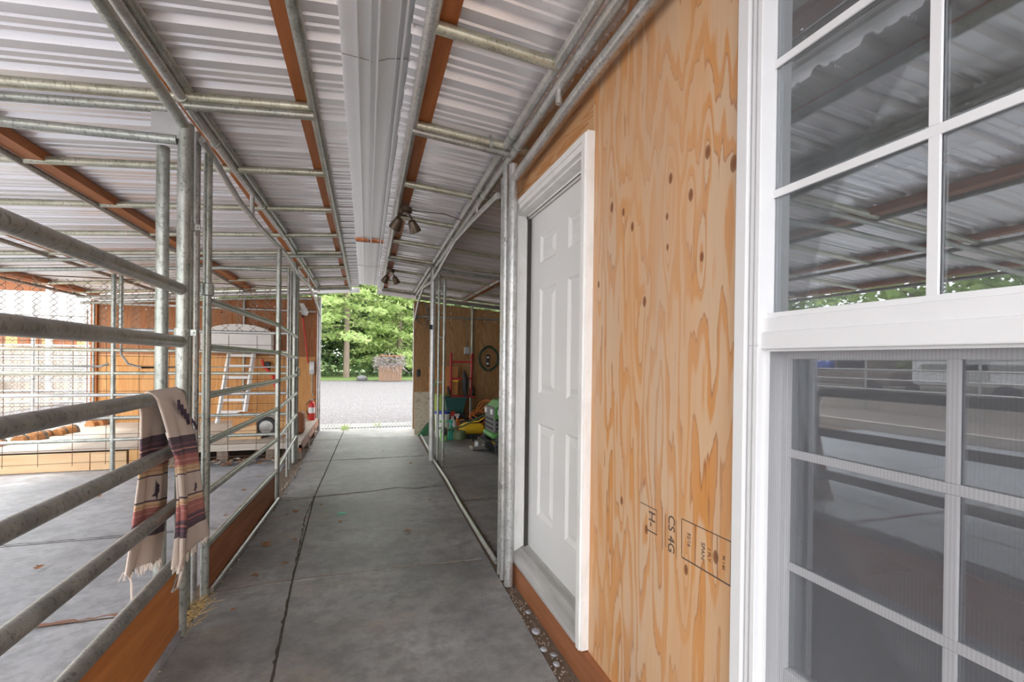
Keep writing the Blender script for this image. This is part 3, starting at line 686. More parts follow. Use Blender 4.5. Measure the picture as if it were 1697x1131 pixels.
def clamp(x, y, z, r, par, ax='y', mat=G_POST):
    b = MB()
    if ax == 'y': b.lathe([(r+.001, -.012), (r+.006, -.011), (r+.006, .011), (r+.001, .012)], (0, 0, 0), 16, 'y')
    elif ax == 'x': b.lathe([(r+.001, -.012), (r+.006, -.011), (r+.006, .011), (r+.001, .012)], (0, 0, 0), 16, 'x')
    else: b.lathe([(r+.001, -.020), (r+.007, -.019), (r+.007, .019), (r+.001, .020)], (0, 0, 0), 16, 'z')
    b.box(-.004, .004, -.008, .008, r, r+.026); b.tube([(-.011, 0, r+.016), (.011, 0, r+.016)], .004, 6)
    if ax == 'z': b = MB().lathe([(r+.001, -.020), (r+.007, -.019), (r+.007, .019), (r+.001, .020)], (0, 0, 0), 16, 'z').box(r, r+.03, -.006, .006, -.014, .014).tube([(r+.018, -.016, 0), (r+.018, .016, 0)], .005, 6)
    b.xf(Matrix.Translation((x, y, z)))
    return b.build('pipe_clamp', mat, par)
for y in (2.56, 3.05, 4.2, 5.2, 7.0): clamp(xl(y), y, 2.525, .022, lfm)
for y in (2.42, 3.25, 4.55, 5.6, 6.8): clamp(xr(y)-.03, y, 2.532, .022, rfm); clamp(xr(y)+.017, y+.05, 2.50, .025, rfm)
clamp(xr(2.57)-.12, 2.57, 2.535, .024, rfm, 'x')
# ------------------------------------------------------------------ posts
def post(x, y, zt, r, label, mat=G_POST, grp=None, z0=0., bx=None, by=None):
    bx = x if bx is None else bx; by = y if by is None else by
    p = empty('steel_post', (bx, by, z0), label, 'post', grp)
    T([(bx, by, z0), (x, y, zt)], r, 16).build('pipe', mat, p)
    return p
P1 = post(-.925, 2.69, 2.33, .027, 'greenish galvanised post behind the towel, inside the pen')
P2 = post(-.805, 2.585, 2.41, .027, 'front galvanised post under the mitred roof pipe, beside the towel')
clamp(-.805, 2.585, 1.43, .027, P2, 'z')
P3 = post(-.85, 2.80, 2.50, .022, 'galvanised post just behind the front post of the cluster')
clamp(-.85, 2.80, 1.98, .022, P3, 'z')
P4 = post(-.835, 2.88, 2.50, .014, 'thin galvanised post between two thicker ones in the cluster', G_DARK)
P5 = post(-.80, 2.93, 2.42, .021, 'rightmost post of the near cluster with a collar', G_POST)
b = MB().lathe([(.022, -.035), (.032, -.03), (.032, .03), (.022, .035)], (-.80, 2.93, 1.68), 16); b.box(-.90, -.80, 2.915, 2.945, 1.665, 1.705, .004); b.build('collar', G_POST, P5)
P3b = post(-.85, 2.73, 2.35, .012, 'slim dark rod post in the near cluster', G_DARK)
post(-.735, 4.80, 2.32, .022, 'galvanised post where the two mid gates meet, by the aisle')
post(-.765, 4.98, 2.24, .017, 'thin gate stile post behind the middle gate post', G_POST)
post(-.80, 6.05, 2.33, .020, 'left post of the far cluster beside the platform')
post(-.80, 6.42, 2.50, .026, 'thick post of the far cluster beside the platform')
post(-.775, 6.46, 2.33, .020, 'right post of the far cluster with the gate latch ring')
post(-.775, 5.7, 2.3, .015, 'thin post in front of the far cluster', G_DARK)
EPL = post(-.72, YE-.05, 2.40, .022, 'left post of the far aisle opening', G_WHITE, z0=.0)
T([(-.755, YE-.05, 0), (-.755, YE-.05, 2.42)], .017).build('twin_pipe', G_WHITE, EPL)
PR = post(.832, 2.62, 2.46, .026, 'pale triple pipe post beside the white door', G_WHITE)
T([(.822, 2.705, 0.), (.812, 2.70, 2.49)], .020, 14).build('twin_pipe', G_WHITE, PR)
T([(.83, 2.78, 0.), (.83, 2.79, 2.44)], .022, 14).build('twin_pipe', G_WHITE, PR)
B(.80, .84, 2.66, 2.75, 2.02, 2.05, .004).build('bracket', G_WHITE, PR)
B(.80, .84, 2.66, 2.75, .55, .58, .004).build('bracket', G_WHITE, PR)
y6 = 6.15
PM = post(xr(y6), y6, 2.47, .036, 'tall pale post halfway down the right side of the aisle', G_WHITE)
T([(xr(y6)+.075, y6-.02, 0), (xr(y6)+.075, y6-.02, 2.42)], .017).build('side_pipe', G_POST, PM)
T([(xr(y6)+.14, y6-.06, 0), (xr(y6)+.14, y6-.06, 2.36)], .019).build('side_pipe', G_POST, PM)
for z in (.42, 1.02, 1.6, 2.2): B(xr(y6)+.075, xr(y6)+.14, y6-.05, y6-.03, z-.012, z+.012).build('spacer', G_POST, PM)
B(xr(y6)-.05, xr(y6)-.01, y6-.06, y6-.02, 1.70, 1.76, .004).build('black_hinge', BLACK, PM)
PE = post(xr(YE), YE-.1, 2.36, .024, 'right post of the far aisle opening', G_WHITE)
T([(xr(YE)+.06, YE-.1, 0), (xr(YE)+.06, YE-.1, 2.3)], .014).build('twin_pipe', G_WHITE, PE)
wp = B(xr(YE)+.085, xr(YE)+.155, YE-.12, YE-.02, 0, 2.40).build('wood_post', NAILER); tag(wp, 'reddish wooden post at the right far corner of the aisle', 'post')
WT = B(xr(YE)+.075, xr(YE)+.0849, YE-.12, YE-.10, 0, 2.3).build('white_strip', WHITE); tag(WT, 'narrow white strip on the wooden corner post', 'trim')
# floor channels
def channel(pts, r, mat, label, name):
    b = MB(); b.tube(pts, r, 8); return tag(b.build(name, mat), label, 'floor rail')
channel([(.845, 2.93, .008), (.85, 3.4, .008), (.862, 4.15, .008), (.895, 5.1, .008), (.90, 6.0, .008), (.93, 6.6, .008), (.975, 7.8, .008), (1.0, 8.95, .008)], .017, G_WHITE, 'pale metal rail on the floor between aisle and storage', 'floor_rail')
channel([(-.785, 2.99, .02), (-.745, 4.0, .02), (-.715, 4.75, .02)], .016, G_DARK, 'dark pipe lying along the foot of the orange board', 'floor_rail')
# ------------------------------------------------------------------ gates along the left
RZ = [1.631, 1.386, 1.141, .891, .632, .362]
g1 = empty('pipe_gate', (-.81, 1.0, 0), 'nearest pipe gate with the towel hung on it', 'gate')
for z in RZ: T([(-.815, -.9, z+.01), (-.81, 2.57, z)], .0275, 16).build('rail', G_DARK, g1)
T([(-.815, -.9, .1), (-.815, -.9, 1.70)], .0275, 16).build('stile', G_DARK, g1)
g2 = empty('pipe_gate', (-.78, 3.9, 0), 'second pipe gate between the near cluster and the middle post', 'gate')
for za, zb in ((1.625, 1.615), (1.367, 1.36), (1.105, 1.10), (.85, .84), (.575, .56), (.285, .27)):
    T([(-.80, 2.96, za), (-.738, 4.78, zb)], .019, 14).build('rail', G_POST, g2)
g3 = empty('pipe_gate', (-.76, 5.6, 0), 'short pipe gate between the middle post and the far cluster', 'gate')
for za, zb in ((1.615, 1.57), (1.36, 1.31), (1.10, 1.10), (.84, .87), (.56, .60), (.28, .33)):
    T([(-.738, 4.83, za), (-.775, 6.42, zb)], .017, 14).build('rail', G_WHITE, g3)
b = MB(); b.tube([(-.762, 6.40, 1.10), (-.735, 6.36, 1.10), (-.725, 6.32, 1.14), (-.73, 6.30, 1.19), (-.75, 6.3, 1.2), (-.76, 6.3, 1.15)], .006, 8); b.build('latch_ring', G_WHITE, g3)
# kick boards
k1 = B(-.822, -.80, -1.0, 2.555, .045, .335).build('kick_board', KICK); tag(k1, 'orange stained board under the nearest gate', 'board')
k1b = B(-.835, -.79, -1.0, 2.55, -.005, .04).build('kick_sill', CONCL); tag(k1b, 'dusty concrete sill below the nearest orange board', 'sill')
b = MB(); b.add([(-.80, 2.97, .0), (-.745, 4.76, 0), (-.745, 4.76, .25), (-.80, 2.97, .265), (-.82, 2.97, .0), (-.765, 4.76, 0), (-.765, 4.76, .25), (-.82, 2.97, .265)],
              [(0, 1, 2, 3), (4, 7, 6, 5), (0, 4, 5, 1), (1, 5, 6, 2), (2, 6, 7, 3), (3, 7, 4, 0)])
tag(b.build('kick_board', BASEB), 'brown board under the second gate', 'board')
# ------------------------------------------------------------------ towel
def towel():
    tw = empty('blanket', (-.82, 2.4, .39), 'striped cream and maroon woven blanket hung over the gate rail', 'blanket')
    def strip(name, path, nu=14, wob=.010, ph=0., vmax=1.):
        # path rows: (v, x, yleft, zleft, yright, zright)
        b = MB(); rows = []; K = 70; uvs = []
        vs0 = [p[0] for p in path]
        for i in range(K+1):
            v = vs0[0]+(vs0[-1]-vs0[0])*i/K
            for q in range(len(path)-1):
                if path[q][0] <= v <= path[q+1][0]+1e-9: break
            a, c_ = path[q], path[q+1]; t_ = (v-a[0])/(c_[0]-a[0]); 
            vals = [a[m_]*(1-t_)+c_[m_]*t_ for m_ in range(1, 6)]
            rows.append((v, vals))
        vs = []
        for v, (x, yl_, zl_, yr_, zr_) in rows:
            for j_ in range(nu+1):
                u = j_/nu; fold = wob*min(1, v*2.2)*(math.sin(u*9+ph)+.5*math.sin(u*17+2+v*3))
                jag = (random.uniform(-.012, .012) if v >= vs0[-1]-1e-6 else 0)
                vs.append((x+fold, yl_*(1-u)+yr_*u, zl_*(1-u)+zr_*u+jag)); uvs.append((u, v))
        fs = [(i*(nu+1)+j_, i*(nu+1)+j_+1, (i+1)*(nu+1)+j_+1, (i+1)*(nu+1)+j_) for i in range(K) for j_ in range(nu)]
        b.add(vs, fs); o = b.build(name, TOWEL, tw, smooth=True)
        uvl = o.data.uv_layers.new(name='UVMap')
        for lp in o.data.loops: uvl.data[lp.index].uv = uvs[lp.vertex_index]
        md = o.modifiers.new('thick', 'SOLIDIFY'); md.thickness = .006
        return o
    zt = 1.178
    strip('front_fall', [(0, -.81, 2.22, zt, 2.53, zt), (.05, -.776, 2.22, 1.150, 2.53, 1.148), (.12, -.765, 2.245, 1.08, 2.55, 1.06), (.27, -.755, 2.30, .96, 2.60, .93), (.36, -.755, 2.36, .88, 2.63, .845),
                         (.6, -.75, 2.38, .70, 2.68, .66), (.8, -.75, 2.37, .56, 2.73, .52), (1.0, -.745, 2.31, .42, 2.80, .405)], 16, .009)
    strip('back_fall', [(0, -.81, 2.22, zt, 2.52, zt), (.05, -.846, 2.225, 1.15, 2.52, 1.15), (.12, -.856, 2.27, 1.08, 2.55, 1.08), (.35, -.860, 2.27, .90, 2.585, .87),
                        (.6, -.862, 2.235, .73, 2.585, .66), (.85, -.862, 2.20, .58, 2.56, .50), (1.0, -.862, 2.16, .475, 2.53, .395)], 16, .010, 1.5)
    strip('inner_fold', [(.2, -.770, 2.30, 1.0, 2.335, .99), (.4, -.742, 2.34, .86, 2.40, .85), (.7, -.735, 2.375, .64, 2.43, .62), (1.0, -.732, 2.35, .40, 2.40, .385)], 4, .004)
    fr = MB()
    for _ in range(60):
        u = random.random(); y0 = 2.31+.48*u; z0 = .42-.02*u; l = random.uniform(.01, .028)
        fr.tube([(-.745, y0, z0+.012), (-.745+random.gauss(0, .004), y0+random.gauss(0, .007), z0-l)], .0016, 4)
    for _ in range(50):
        u = random.random(); y0 = 2.165+.36*u; z0 = .475-.08*u; l = random.uniform(.01, .035)
        fr.tube([(-.862, y0, z0+.012), (-.862+random.gauss(0, .004), y0+random.gauss(0, .007), z0-l)], .0016, 4)
    fr.tube([(-.862, 2.215, .47), (-.862, 2.235, .41), (-.862, 2.24, .33), (-.862, 2.255, .27)], .004, 5)
    fr.tube([(-.735, 2.38, .46), (-.735, 2.33, .39), (-.735, 2.27, .345), (-.735, 2.33, .335), (-.735, 2.39, .40)], .006, 6)
    tag(fr.build('fringe', FRINGE, tw), kind='stuff')
    def motif(pts, cx, cy, cz, s):
        b = MB(); n = len(pts); b.add([(cx, cy+p[0]*s, cz+p[1]*s) for p in pts]+[(cx-.001, cy+p[0]*s, cz+p[1]*s) for p in pts],
             [tuple(range(n)), tuple(range(n, 2*n))[::-1]]+[(i, (i+1) % n, n+(i+1) % n, n+i) for i in range(n)]); b.build('woven_motif', INK, tw)
    bird = [(-1, -.2), (-.3, -.1), (-.1, 1), (.1, .5), (.3, .7), (.35, .4), (.8, .5), (.5, .1), (.9, -.1), (.3, -.3), (.1, -.9), (-.1, -.4)]
    motif(bird, -.845, 2.42, .73, .052); motif(bird, -.722, 2.50, .715, .03)
    zig = [(0, 0), (.15, 0), (.2, -.12), (.35, -.12), (.4, -.24), (.55, -.24), (.6, -.36), (.75, -.36), (.8, -.62), (.65, -.62), (.6, -.46), (.45, -.46), (.4, -.36), (.25, -.36), (.2, -.22), (.05, -.22)]
    motif(zig, -.752, 2.36, 1.13, .2); motif(zig, -.745, 2.52, 1.03, .10)
towel()
# ------------------------------------------------------------------ pen fence at the platform
YF = 6.45
pf = empty('pen_fence', (-2.4, YF, 0), 'pipe and wire fence in front of the raised platform', 'fence')
T([(-2.68, YF, 0), (-2.68, YF, 2.24)], .024, 14).build('post', G_POST, pf)
T([(-2.61, YF, 1.55), (-2.61, YF, 2.24)], .022, 14).build('post', G_POST, pf)
T([(-5.6, YF, 0), (-5.6, YF, 2.2)], .024, 14).build('post', G_POST, pf)
for z, m_ in ((1.61, G_WHITE), (1.375, G_OLIVE), (1.113, G_OLIVE), (.867, G_WHITE), (.607, G_POST), (.36, G_POST)):
    T([(-5.6, YF, z-.005), (-.80, YF, z+.005)], .020, 12).build('rail', m_, pf)
T([(-5.6, YF-.01, 1.21), (-2.80, YF-.01, 1.19), (-2.72, YF-.01, 1.22)], .013, 8).build('hooked_bar', G_DARK, pf)
T([(-2.60, YF-.02, 1.45), (-2.60, YF-.02, 1.33), (-2.53, YF-.02, 1.22), (-2.4, YF-.02, 1.18), (-.85, YF-.02, 1.2)], .012, 8).build('hooked_bar', G_DARK, pf)
wm = MB()
x = -5.5
while x < -.82: wm.tube([(x, YF+.024, .08), (x+random.uniform(-.01, .01), YF+.03, .9), (x, YF+.024, 1.58)], .0032, 4); x += .305
for z in (.1, .25, .41, .57, .74, .90, 1.04, 1.19, 1.3, 1.46): wm.tube([(-5.5, YF+.027, z), (-3, YF+.03, z+.01), (-.82, YF+.027, z)], .0028, 4)
tag(wm.build('wire_mesh', WIRE, pf), kind='stuff')
def chain(x0, x1, z0, z1, yy, px_, pz_, r, name, mat, par):
    b = MB(); nx = int((x1-x0)/px_)+1; nz = max(1, int((z1-z0)/pz_))
    for i in range(nx):
        for s_ in (0, 1):
            pts = []
            for k in range(nz*2+1):
                off = (px_/2 if (k+s_) % 2 else 0); pts.append((x0+i*px_+off, yy+(.002 if k % 2 else -.002), z0+(z1-z0)*k/(nz*2)))
            b.tube(pts, r, 3, False)
    return tag(b.build(name, mat, par, smooth=False), kind='stuff')
chain(-5.5, -.82, 1.63, 2.15, YF-.02, .15, .125, .005, 'chain_link', WIREG, pf)
T([(-5.6, YF, 2.16), (-.8, YF, 2.20)], .006, 8).build('tension_wire', WIRE, pf)
# ------------------------------------------------------------------ raised platform
dk = empty('platform', (-2.6, 7.8, 0), 'raised wooden platform of weathered plywood at the pen end', 'platform')
for x0, x1 in ((-5.4, -4.1), (-4.09, -2.46), (-2.45, -1.62), (-1.61, -.735)): 
    B(x0, x1, 6.62, 9.14, .215, .235).build('deck_board', GREYWOOD, dk)
for x0, x1 in ((-5.4, -4.2), (-4.19, -2.95), (-2.94, -2.60)): B(x0, x1, 6.58, 6.615, .0, .20).build('front_board', PALEWOOD, dk)
B(-2.58, -2.45, 6.59, 6.64, 0, .21).build('front_block', PALEWOODZ, dk)
B(-2.44, -.73, 6.60, 6.64, .15, .21).build('edge_joist', GREYWOOD, dk)
B(-2.44, -.73, 6.585, 6.60, .195, .235).build('edge_board', GREYWOOD, dk)
B(-.76, -.73, 6.6, 9.1, .10, .21).build('edge_joist', BASEB, dk)
for y in (6.63, 7.5, 8.4): B(-.80, -.73, y, y+.12, 0, .15).build('support_block', BARK, dk)
for x in (-1.15, -1.7, -2.2): B(x, x+.12, 6.66, 6.8, 0, .15).build('support_block', BARK, dk)
# split logs / rounds
for i, (x, y) in enumerate(((-4.05, 7.05), (-3.98, 7.3), (-3.93, 7.5), (-3.95, 7.75), (-3.88, 7.88), (-3.86, 8.05), (-3.93, 8.15), (-3.9, 8.75), (-3.84, 8.85))):
    r = .055+.012*((i*7) % 3); M = TR(x, y, .235, 0, 0, .3*math.sin(i*2.3))
    pr = [(r*math.cos(a*PI/8), r*math.sin(a*PI/8)*1.3) for a in range(9)]
    lg = empty('firewood_log', (x, y, .235), ('first','second','third','fourth','fifth','sixth','seventh','eighth','ninth')[i]+' halved firewood log from the left in the row on the platform', 'log', 'firewood logs on the platform')
    MB().prism(pr, 'y', -.05, .0598).xf(M).build('cut_wood', LOGW, lg)
    pr2 = [((r+.006)*math.cos(a*PI/8), (r+.006)*math.sin(a*PI/8)*1.3) for a in range(9)]
    MB().prism(pr2, 'y', .06, .105).xf(M).build('bark', BARK, lg)
# ------------------------------------------------------------------ back walls
wb = empty('wall_back_left', (-2.4, YE, 0), 'brown plywood wall behind the platform', kind='structure')
for i, (x0, x1) in enumerate(((-4.03, -3.25), (-3.245, -2.03), (-2.025, -.79))):
    b = MB(); zt0, zt1 = zroof(x0)-.165, zroof(x1)-.165
    b.prism([(x0, .22), (x1, .22), (x1, 1.33), (x0, 1.33)], 'y', YE-.005, YE+.012); b.build('plywood_sheet', PLY_PALE, wb)
    b = MB(); b.prism([(x0, 1.332), (x1, 1.332), (x1, zt1), (x0, zt0)], 'y', YE-.005, YE+.012); b.build('plywood_sheet', PLY_BACK, wb)
b = MB()
for i in range(46):
    x = -3.9+random.randrange(0, 12)*.27; z = random.choice((2.07, 2.2, 2.3)); b.lathe([(.011, -.002), (.008, .0), (.001, .001)], (x, YE-.007, z), 6, 'y')
tag(b.build('screw_washer', BUCKET, wb), kind='stuff')
T([(-4.05, YE-.04, 2.14), (-.77, YE-.04, 2.14)], .018).build('girt_pipe', G_WHITE, wb)
T([(-4.05, YE-.04, zroof(-4.05)-.12), (-.77, YE-.04, zroof(-.77)-.12)], .02).build('top_pipe', G_WHITE, wb)
for x in (-4.04, -1.93): T([(x, YE-.045, .24), (x, YE-.045, zroof(x)-.13)], .02).build('wall_pipe', G_POST, wb)
B(-.79, -.765, YE-.06, YE, .24, 2.36).build('end_board', NAILER, wb)
B(-4.08, -4.0, YE-.05, YE, .24, 2.2).build('end_board', NAILER, wb)
wc = empty('wall_back_right', (2.4, YE-.15, 0), 'tan plywood wall behind the storage bay', kind='structure')
YB = YE-.15
for (x0, x1) in ((.93, 2.02), (2.025, 3.24), (3.245, 4.3)):
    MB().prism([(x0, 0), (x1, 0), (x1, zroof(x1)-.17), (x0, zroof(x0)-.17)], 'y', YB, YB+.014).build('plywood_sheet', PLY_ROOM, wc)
T([(.97, YB-.03, 2.116), (4.3, YB-.03, 2.11)], .018).build('girt_pipe', G_POST, wc)
T([(.97, YB-.03, 2.45), (4.3, YB-.03, 2.20)], .022).build('top_pipe', G_POST, wc)
T([(2.04, YB-.04, 0), (2.04, YB-.04, 2.36)], .022).build('wall_pipe', G_POST, wc)
b = MB()
for x in (1.2, 1.45, 1.62, 2.3, 2.5, 1.38): 
    for z in (2.07, 2.2, 2.33): b.lathe([(.010, -.002), (.008, .0), (.001, .001)], (x, YB-.003, z), 6, 'y')
tag(b.build('screw_washer', BUCKET, wc), kind='stuff')
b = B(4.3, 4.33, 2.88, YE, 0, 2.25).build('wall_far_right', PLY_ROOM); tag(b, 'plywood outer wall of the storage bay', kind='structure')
# ------------------------------------------------------------------ things on the platform
tt = MB(); pts = [(-2.47, 1.41), (-1.45, 1.41), (-1.45, 1.70)]
for i in range(13):
    a = PI*i/12; pts.append((-1.93+.47*math.cos(a), 1.70+.155*math.sin(a)))
pts.append((-2.47, 1.70))
o = tt.prism(pts, 'y', 8.72, 9.06).build('domed_shell', CREAMW); tag(o, 'large off white domed shell high against the back wall', 'shell')
bb = MB(); bb.box(-2.50, -1.42, 8.68, 9.08, 1.385, 1.41, .004); tag(bb.build('shelf_board', BUCKET), 'white board shelf under the domed shell', 'shelf')
ld = empty('ladder', (-2.0, 8.75, .235), 'white wooden ladder leaning on the back wall', 'ladder')
for xb_, xt in ((-2.215, -2.12), (-1.84, -1.755)):
    T([(xb_, 8.70, .235), (xt, 8.98, 1.37)], .036, 4).build('side_rail', BUCKET, ld)
for z in (1.34, 1.16, .97, .785, .60, .41):
    t_ = (z-.235)/1.135; B(-2.215+.095*t_, -1.84+.085*t_, 8.69+.28*t_, 8.74+.28*t_, z-.022, z+.022).build('rung', BUCKET, ld)
pc = empty('hedge_trimmer', (-1.55, 9.0, .8), 'red and black power tool hanging on the orange plywood', 'tool')
B(-1.60, -1.50, 8.98, 9.06, 1.10, 1.24, .02).xf(Matrix.Identity(4)).build('motor', BLACK, pc)
T([(-1.63, 9.0, 1.27), (-1.60, 8.98, 1.15), (-1.50, 8.98, 1.06), (-1.44, 9.0, .98)], .022).build('handle', RED, pc)
T([(-1.56, 9.03, 1.2), (-1.56, 9.146, 1.22)], .008).build('wall_hook', BLACK, pc)
T([(-1.46, 9.0, 1.0), (-1.41, 9.0, .80)], .03, 8).build('blade_cover', RED, pc)
def crate(x0, x1, y0, y1, z0, z1, label, mat=PLY_PALE):
    e = empty('wooden_box', ((x0+x1)/2, (y0+y1)/2, z0), label, 'box')
    B(x0, x1, y0, y0+.012, z0, z1).build('front_panel', mat, e); B(x0, x1, y1-.012, y1, z0, z1).build('back_panel', mat, e)
    B(x0, x0+.012, y0+.012, y1-.012, z0, z1).build('side_panel', mat, e); B(x1-.012, x1, y0+.012, y1-.012, z0, z1).build('side_panel', mat, e)
    B(x0+.012, x1-.012, y0+.012, y1-.012, z0, z0+.012).build('bottom_panel', mat, e); return e
crate(-1.72, -1.40, 7.5, 7.9, .237, .50, 'open plywood box standing on the platform')
B(-1.62, -1.26, 6.92, 7.3, .237, .262).build('board_offcut', PALEWOOD); tag(bpy.data.objects['board_offcut'], 'pale plywood offcut lying flat before the wooden box', 'board')
MB().prism([(-1.60, .265), (-1.32, .265), (-1.32, .41), (-1.55, .34)], 'y', 7.0, 7.2).build('wedge_block', PALEWOOD); tag(bpy.data.objects['wedge_block'], 'wedge shaped pale block on the plywood offcut', 'block')
wl = empty('spare_wheel', (-1.20, 7.1, .24), 'small grey wheel with black tire on the platform', 'wheel')
MB().lathe([(.05, -.03), (.12, -.035), (.135, -.02), (.135, .02), (.12, .035), (.05, .03)], (-1.22, 7.08, .375), 24, 'y').build('tire', BLACK, wl)
MB().lathe([(.02, -.04), (.085, -.037), (.09, 0), (.085, .037), (.02, .04)], (-1.22, 7.08, .375), 20, 'y').build('rim', G_DARK, wl)
gb = B(-1.36, -1.08, 7.3, 7.6, .237, .50, .03).build('grey_bin', GREYBOX); tag(gb, 'light grey box behind the spare wheel', 'box')
for i, (x, y, z, m_) in enumerate(((-.97, 7.15, .237, LOGW), (-.97, 7.15, .345, PALEWOODZ), (-.97, 7.15, .453, PLY_PALE), (-.86, 7.35, .237, BASEB))):
    L_ = ['lowest wood block of the stack by the far gate', 'middle wood block of the stack by the far gate', 'top wood block of the stack by the far gate', 'brown round topped block beside the stacked blocks'][i]
    o = (B(x-.10, x+.06, y-.1, y+.1, z, z+.105, .006) if i < 3 else B(x-.05, x+.09, y-.1, y+.12, z, z+.30, .04)).build('wood_block', m_); tag(o, L_, 'block', 'wood blocks by the far gate')
fe = empty('fire_extinguisher', (-.80, 8.80, .237), 'red fire extinguisher with white label standing at the aisle end', 'fire extinguisher')
MB().lathe([(.05, .237), (.056, .25), (.056, .50), (.045, .535), (.018, .555), (.018, .575)], (-.815, 8.80, 0), 20).build('tank', RED, fe)
MB().lathe([(.0567, .36), (.0567, .46)], (-.815, 8.80, 0), 20).build('paper_label', BUCKET, fe)
B(-.835, -.79, 8.76, 8.84, .575, .60, .004).build('valve', G_DARK, fe); T([(-.80, 8.77, .59), (-.75, 8.75, .60)], .006).build('lever', BLACK, fe)
T([(-.83, 8.78, .59), (-.89, 8.76, .52), (-.885, 8.76, .38), (-.87, 8.77, .33)], .008).build('hose', BLACK, fe)
sh = empty('shovel', (-.92, 9.05, 1.2), 'grey scoop shovel with red handle hung upright by the opening', 'shovel')
T([(-1.0, 9.06, 2.04), (-.905, 9.06, 1.22)], .014).build('handle', RED, sh)
T([(-1.01, 9.06, 2.12), (-1.0, 9.06, 2.02)], .016).build('socket', BLACK, sh)
b = MB(); b.add([(-1.05, 9.03, 2.27), (-.98, 9.0, 2.27), (-.90, 9.04, 2.12), (-.93, 9.05, 2.05), (-1.02, 9.05, 2.08), (-.99, 9.05, 2.16)], [(0, 1, 5), (1, 2, 5), (2, 3, 5), (3, 4, 5), (4, 0, 5)])
o = b.build('scoop', GREYBOX, sh); o.modifiers.new('t', 'SOLIDIFY').thickness = .006
eb = empty('outlet_box', (-.835, 9.10, 1.0), 'grey weatherproof outlet box beside the left opening post', 'outlet')
B(-.885, -.80, 9.05, 9.14, 1.02, 1.25, .008).build('box', GREYBOX, eb); B(-.878, -.807, 9.04, 9.05, 1.10, 1.20, .004).build('cover', BUCKET, eb)
T([(-.84, 9.1, 1.02), (-.84, 9.1, .7), (-.82, 9.1, .62)], .012).build('conduit', G_POST, eb)
# ------------------------------------------------------------------ storage bay things
yb = YB-.02
o = obox(TR(1.02, 8.30, .371, -.04, .0, 0), .28, .02, .74).build('fibre_board', OSB); tag(o, 'mottled tan board leaning by the right corner post', 'board')
B(.97, 1.23, 8.0, 8.02, 0, .001).build('scrap', OSB) if False else None
o = B(1.19, 1.74, 8.80, 8.83, .50, 1.18).build('brown_panel', board('brown_hardboard', (.46, .19, .055), (.54, .25, .08), 'z')); tag(o, 'plain brown panel standing behind the hand truck', 'panel')
o = B(.98, 1.6, 8.84, 8.95, 0, .50).build('storage_chest', BASEB); tag(o, 'low brown chest under the plain brown panel', 'chest')
MB().prism([(.93, .0), (1.20, .0), (1.20, .10), (1.11, .22)], 'y', 8.15, 8.25).build('green_ramp', plain('dark_green_plastic', (.03, .14, .06), .5)); tag(bpy.data.objects['green_ramp'], 'dark green wedge leaning at the foot of the tan board', 'wedge')
# hand truck
ht = empty('hand_truck', (1.78, 8.7, .55), 'dark red hand truck standing behind the teal tub', 'hand truck')
for x in (1.59, 1.985): T([(x, 8.75, .64), (x, 8.72, 1.38)], .020, 12).build('side_tube', DKRED, ht); T([(x, 8.72, 1.36), (x, 8.66, 1.42)], .022, 10).build('grip', DKRED, ht)
for z in (1.27, .955): B(1.59, 1.985, 8.71, 8.74, z-.018, z+.018).build('cross_bar', DKRED, ht)
B(1.57, 2.0, 8.45, 8.76, .62, .64).build('toe_plate', DKRED, ht)
B(1.63, 1.73, 8.70, 8.711, .90, .93).build('yellow_label', YEL, ht)
for x in (1.56, 2.02): MB().lathe([(.03, -.02), (.10, -.025), (.115, 0), (.10, .025), (.03, .02)], (x, 8.82, .70), 18, 'x').build('wheel', BLACK, ht)
o = T([(1.83, 8.66, 1.12), (1.85, 8.65, .95), (1.84, 8.64, .75), (1.88, 8.62, .60)], [.012, .06, .055, .02], 10).build('black_bag', BLACK); tag(o, 'black cloth bag hanging on the hand truck', 'bag')
def tub(cx, cy, z0, r0, r1, h, mat, name, label, cat='bucket', sq=None, lid=None):
    e = empty(name, (cx, cy, z0), label, cat)
    if sq:
        b = MB(); a0, b0, a1, b1 = sq
        b.add([(cx-a0, cy-b0, z0), (cx+a0, cy-b0, z0), (cx+a0, cy+b0, z0), (cx-a0, cy+b0, z0), (cx-a1, cy-b1, z0+h), (cx+a1, cy-b1, z0+h), (cx+a1, cy+b1, z0+h), (cx-a1, cy+b1, z0+h)],
              [(0, 3, 2, 1), (0, 1, 5, 4), (1, 2, 6, 5), (2, 3, 7, 6), (3, 0, 4, 7)]); o = b.build('body', mat, e)
        o.modifiers.new('t', 'SOLIDIFY').thickness = .004
        r_ = MB(); t_ = .015
        r_.box(cx-a1-t_, cx+a1+t_, cy-b1-t_, cy-b1, z0+h-.03, z0+h); r_.box(cx-a1-t_, cx+a1+t_, cy+b1, cy+b1+t_, z0+h-.03, z0+h); r_.box(cx-a1-t_, cx-a1, cy-b1, cy+b1, z0+h-.03, z0+h); r_.box(cx+a1, cx+a1+t_, cy-b1, cy+b1, z0+h-.03, z0+h)
        r_.build('rim', mat, e)
    else:
        MB().lathe([(r0, z0), (r1, z0+h-.02), (r1+.01, z0+h-.02), (r1+.01, z0+h), (r1-.01, z0+h), (r0-.01, z0+.02)], (cx, cy, 0), 22).build('body', mat, e)
        if lid: MB().lathe([(r1+.012, z0+h), (r1+.014, z0+h+.03), (r1-.01, z0+h+.04), (.01, z0+h+.04)], (cx, cy, 0), 22).build('lid', lid, e)
    return e
tub(1.60, 8.42, .34, 0, 0, .30, TEAL, 'storage_tub', 'dark teal plastic tub in front of the hand truck', 'tub', sq=(.14, .12, .19, .16))
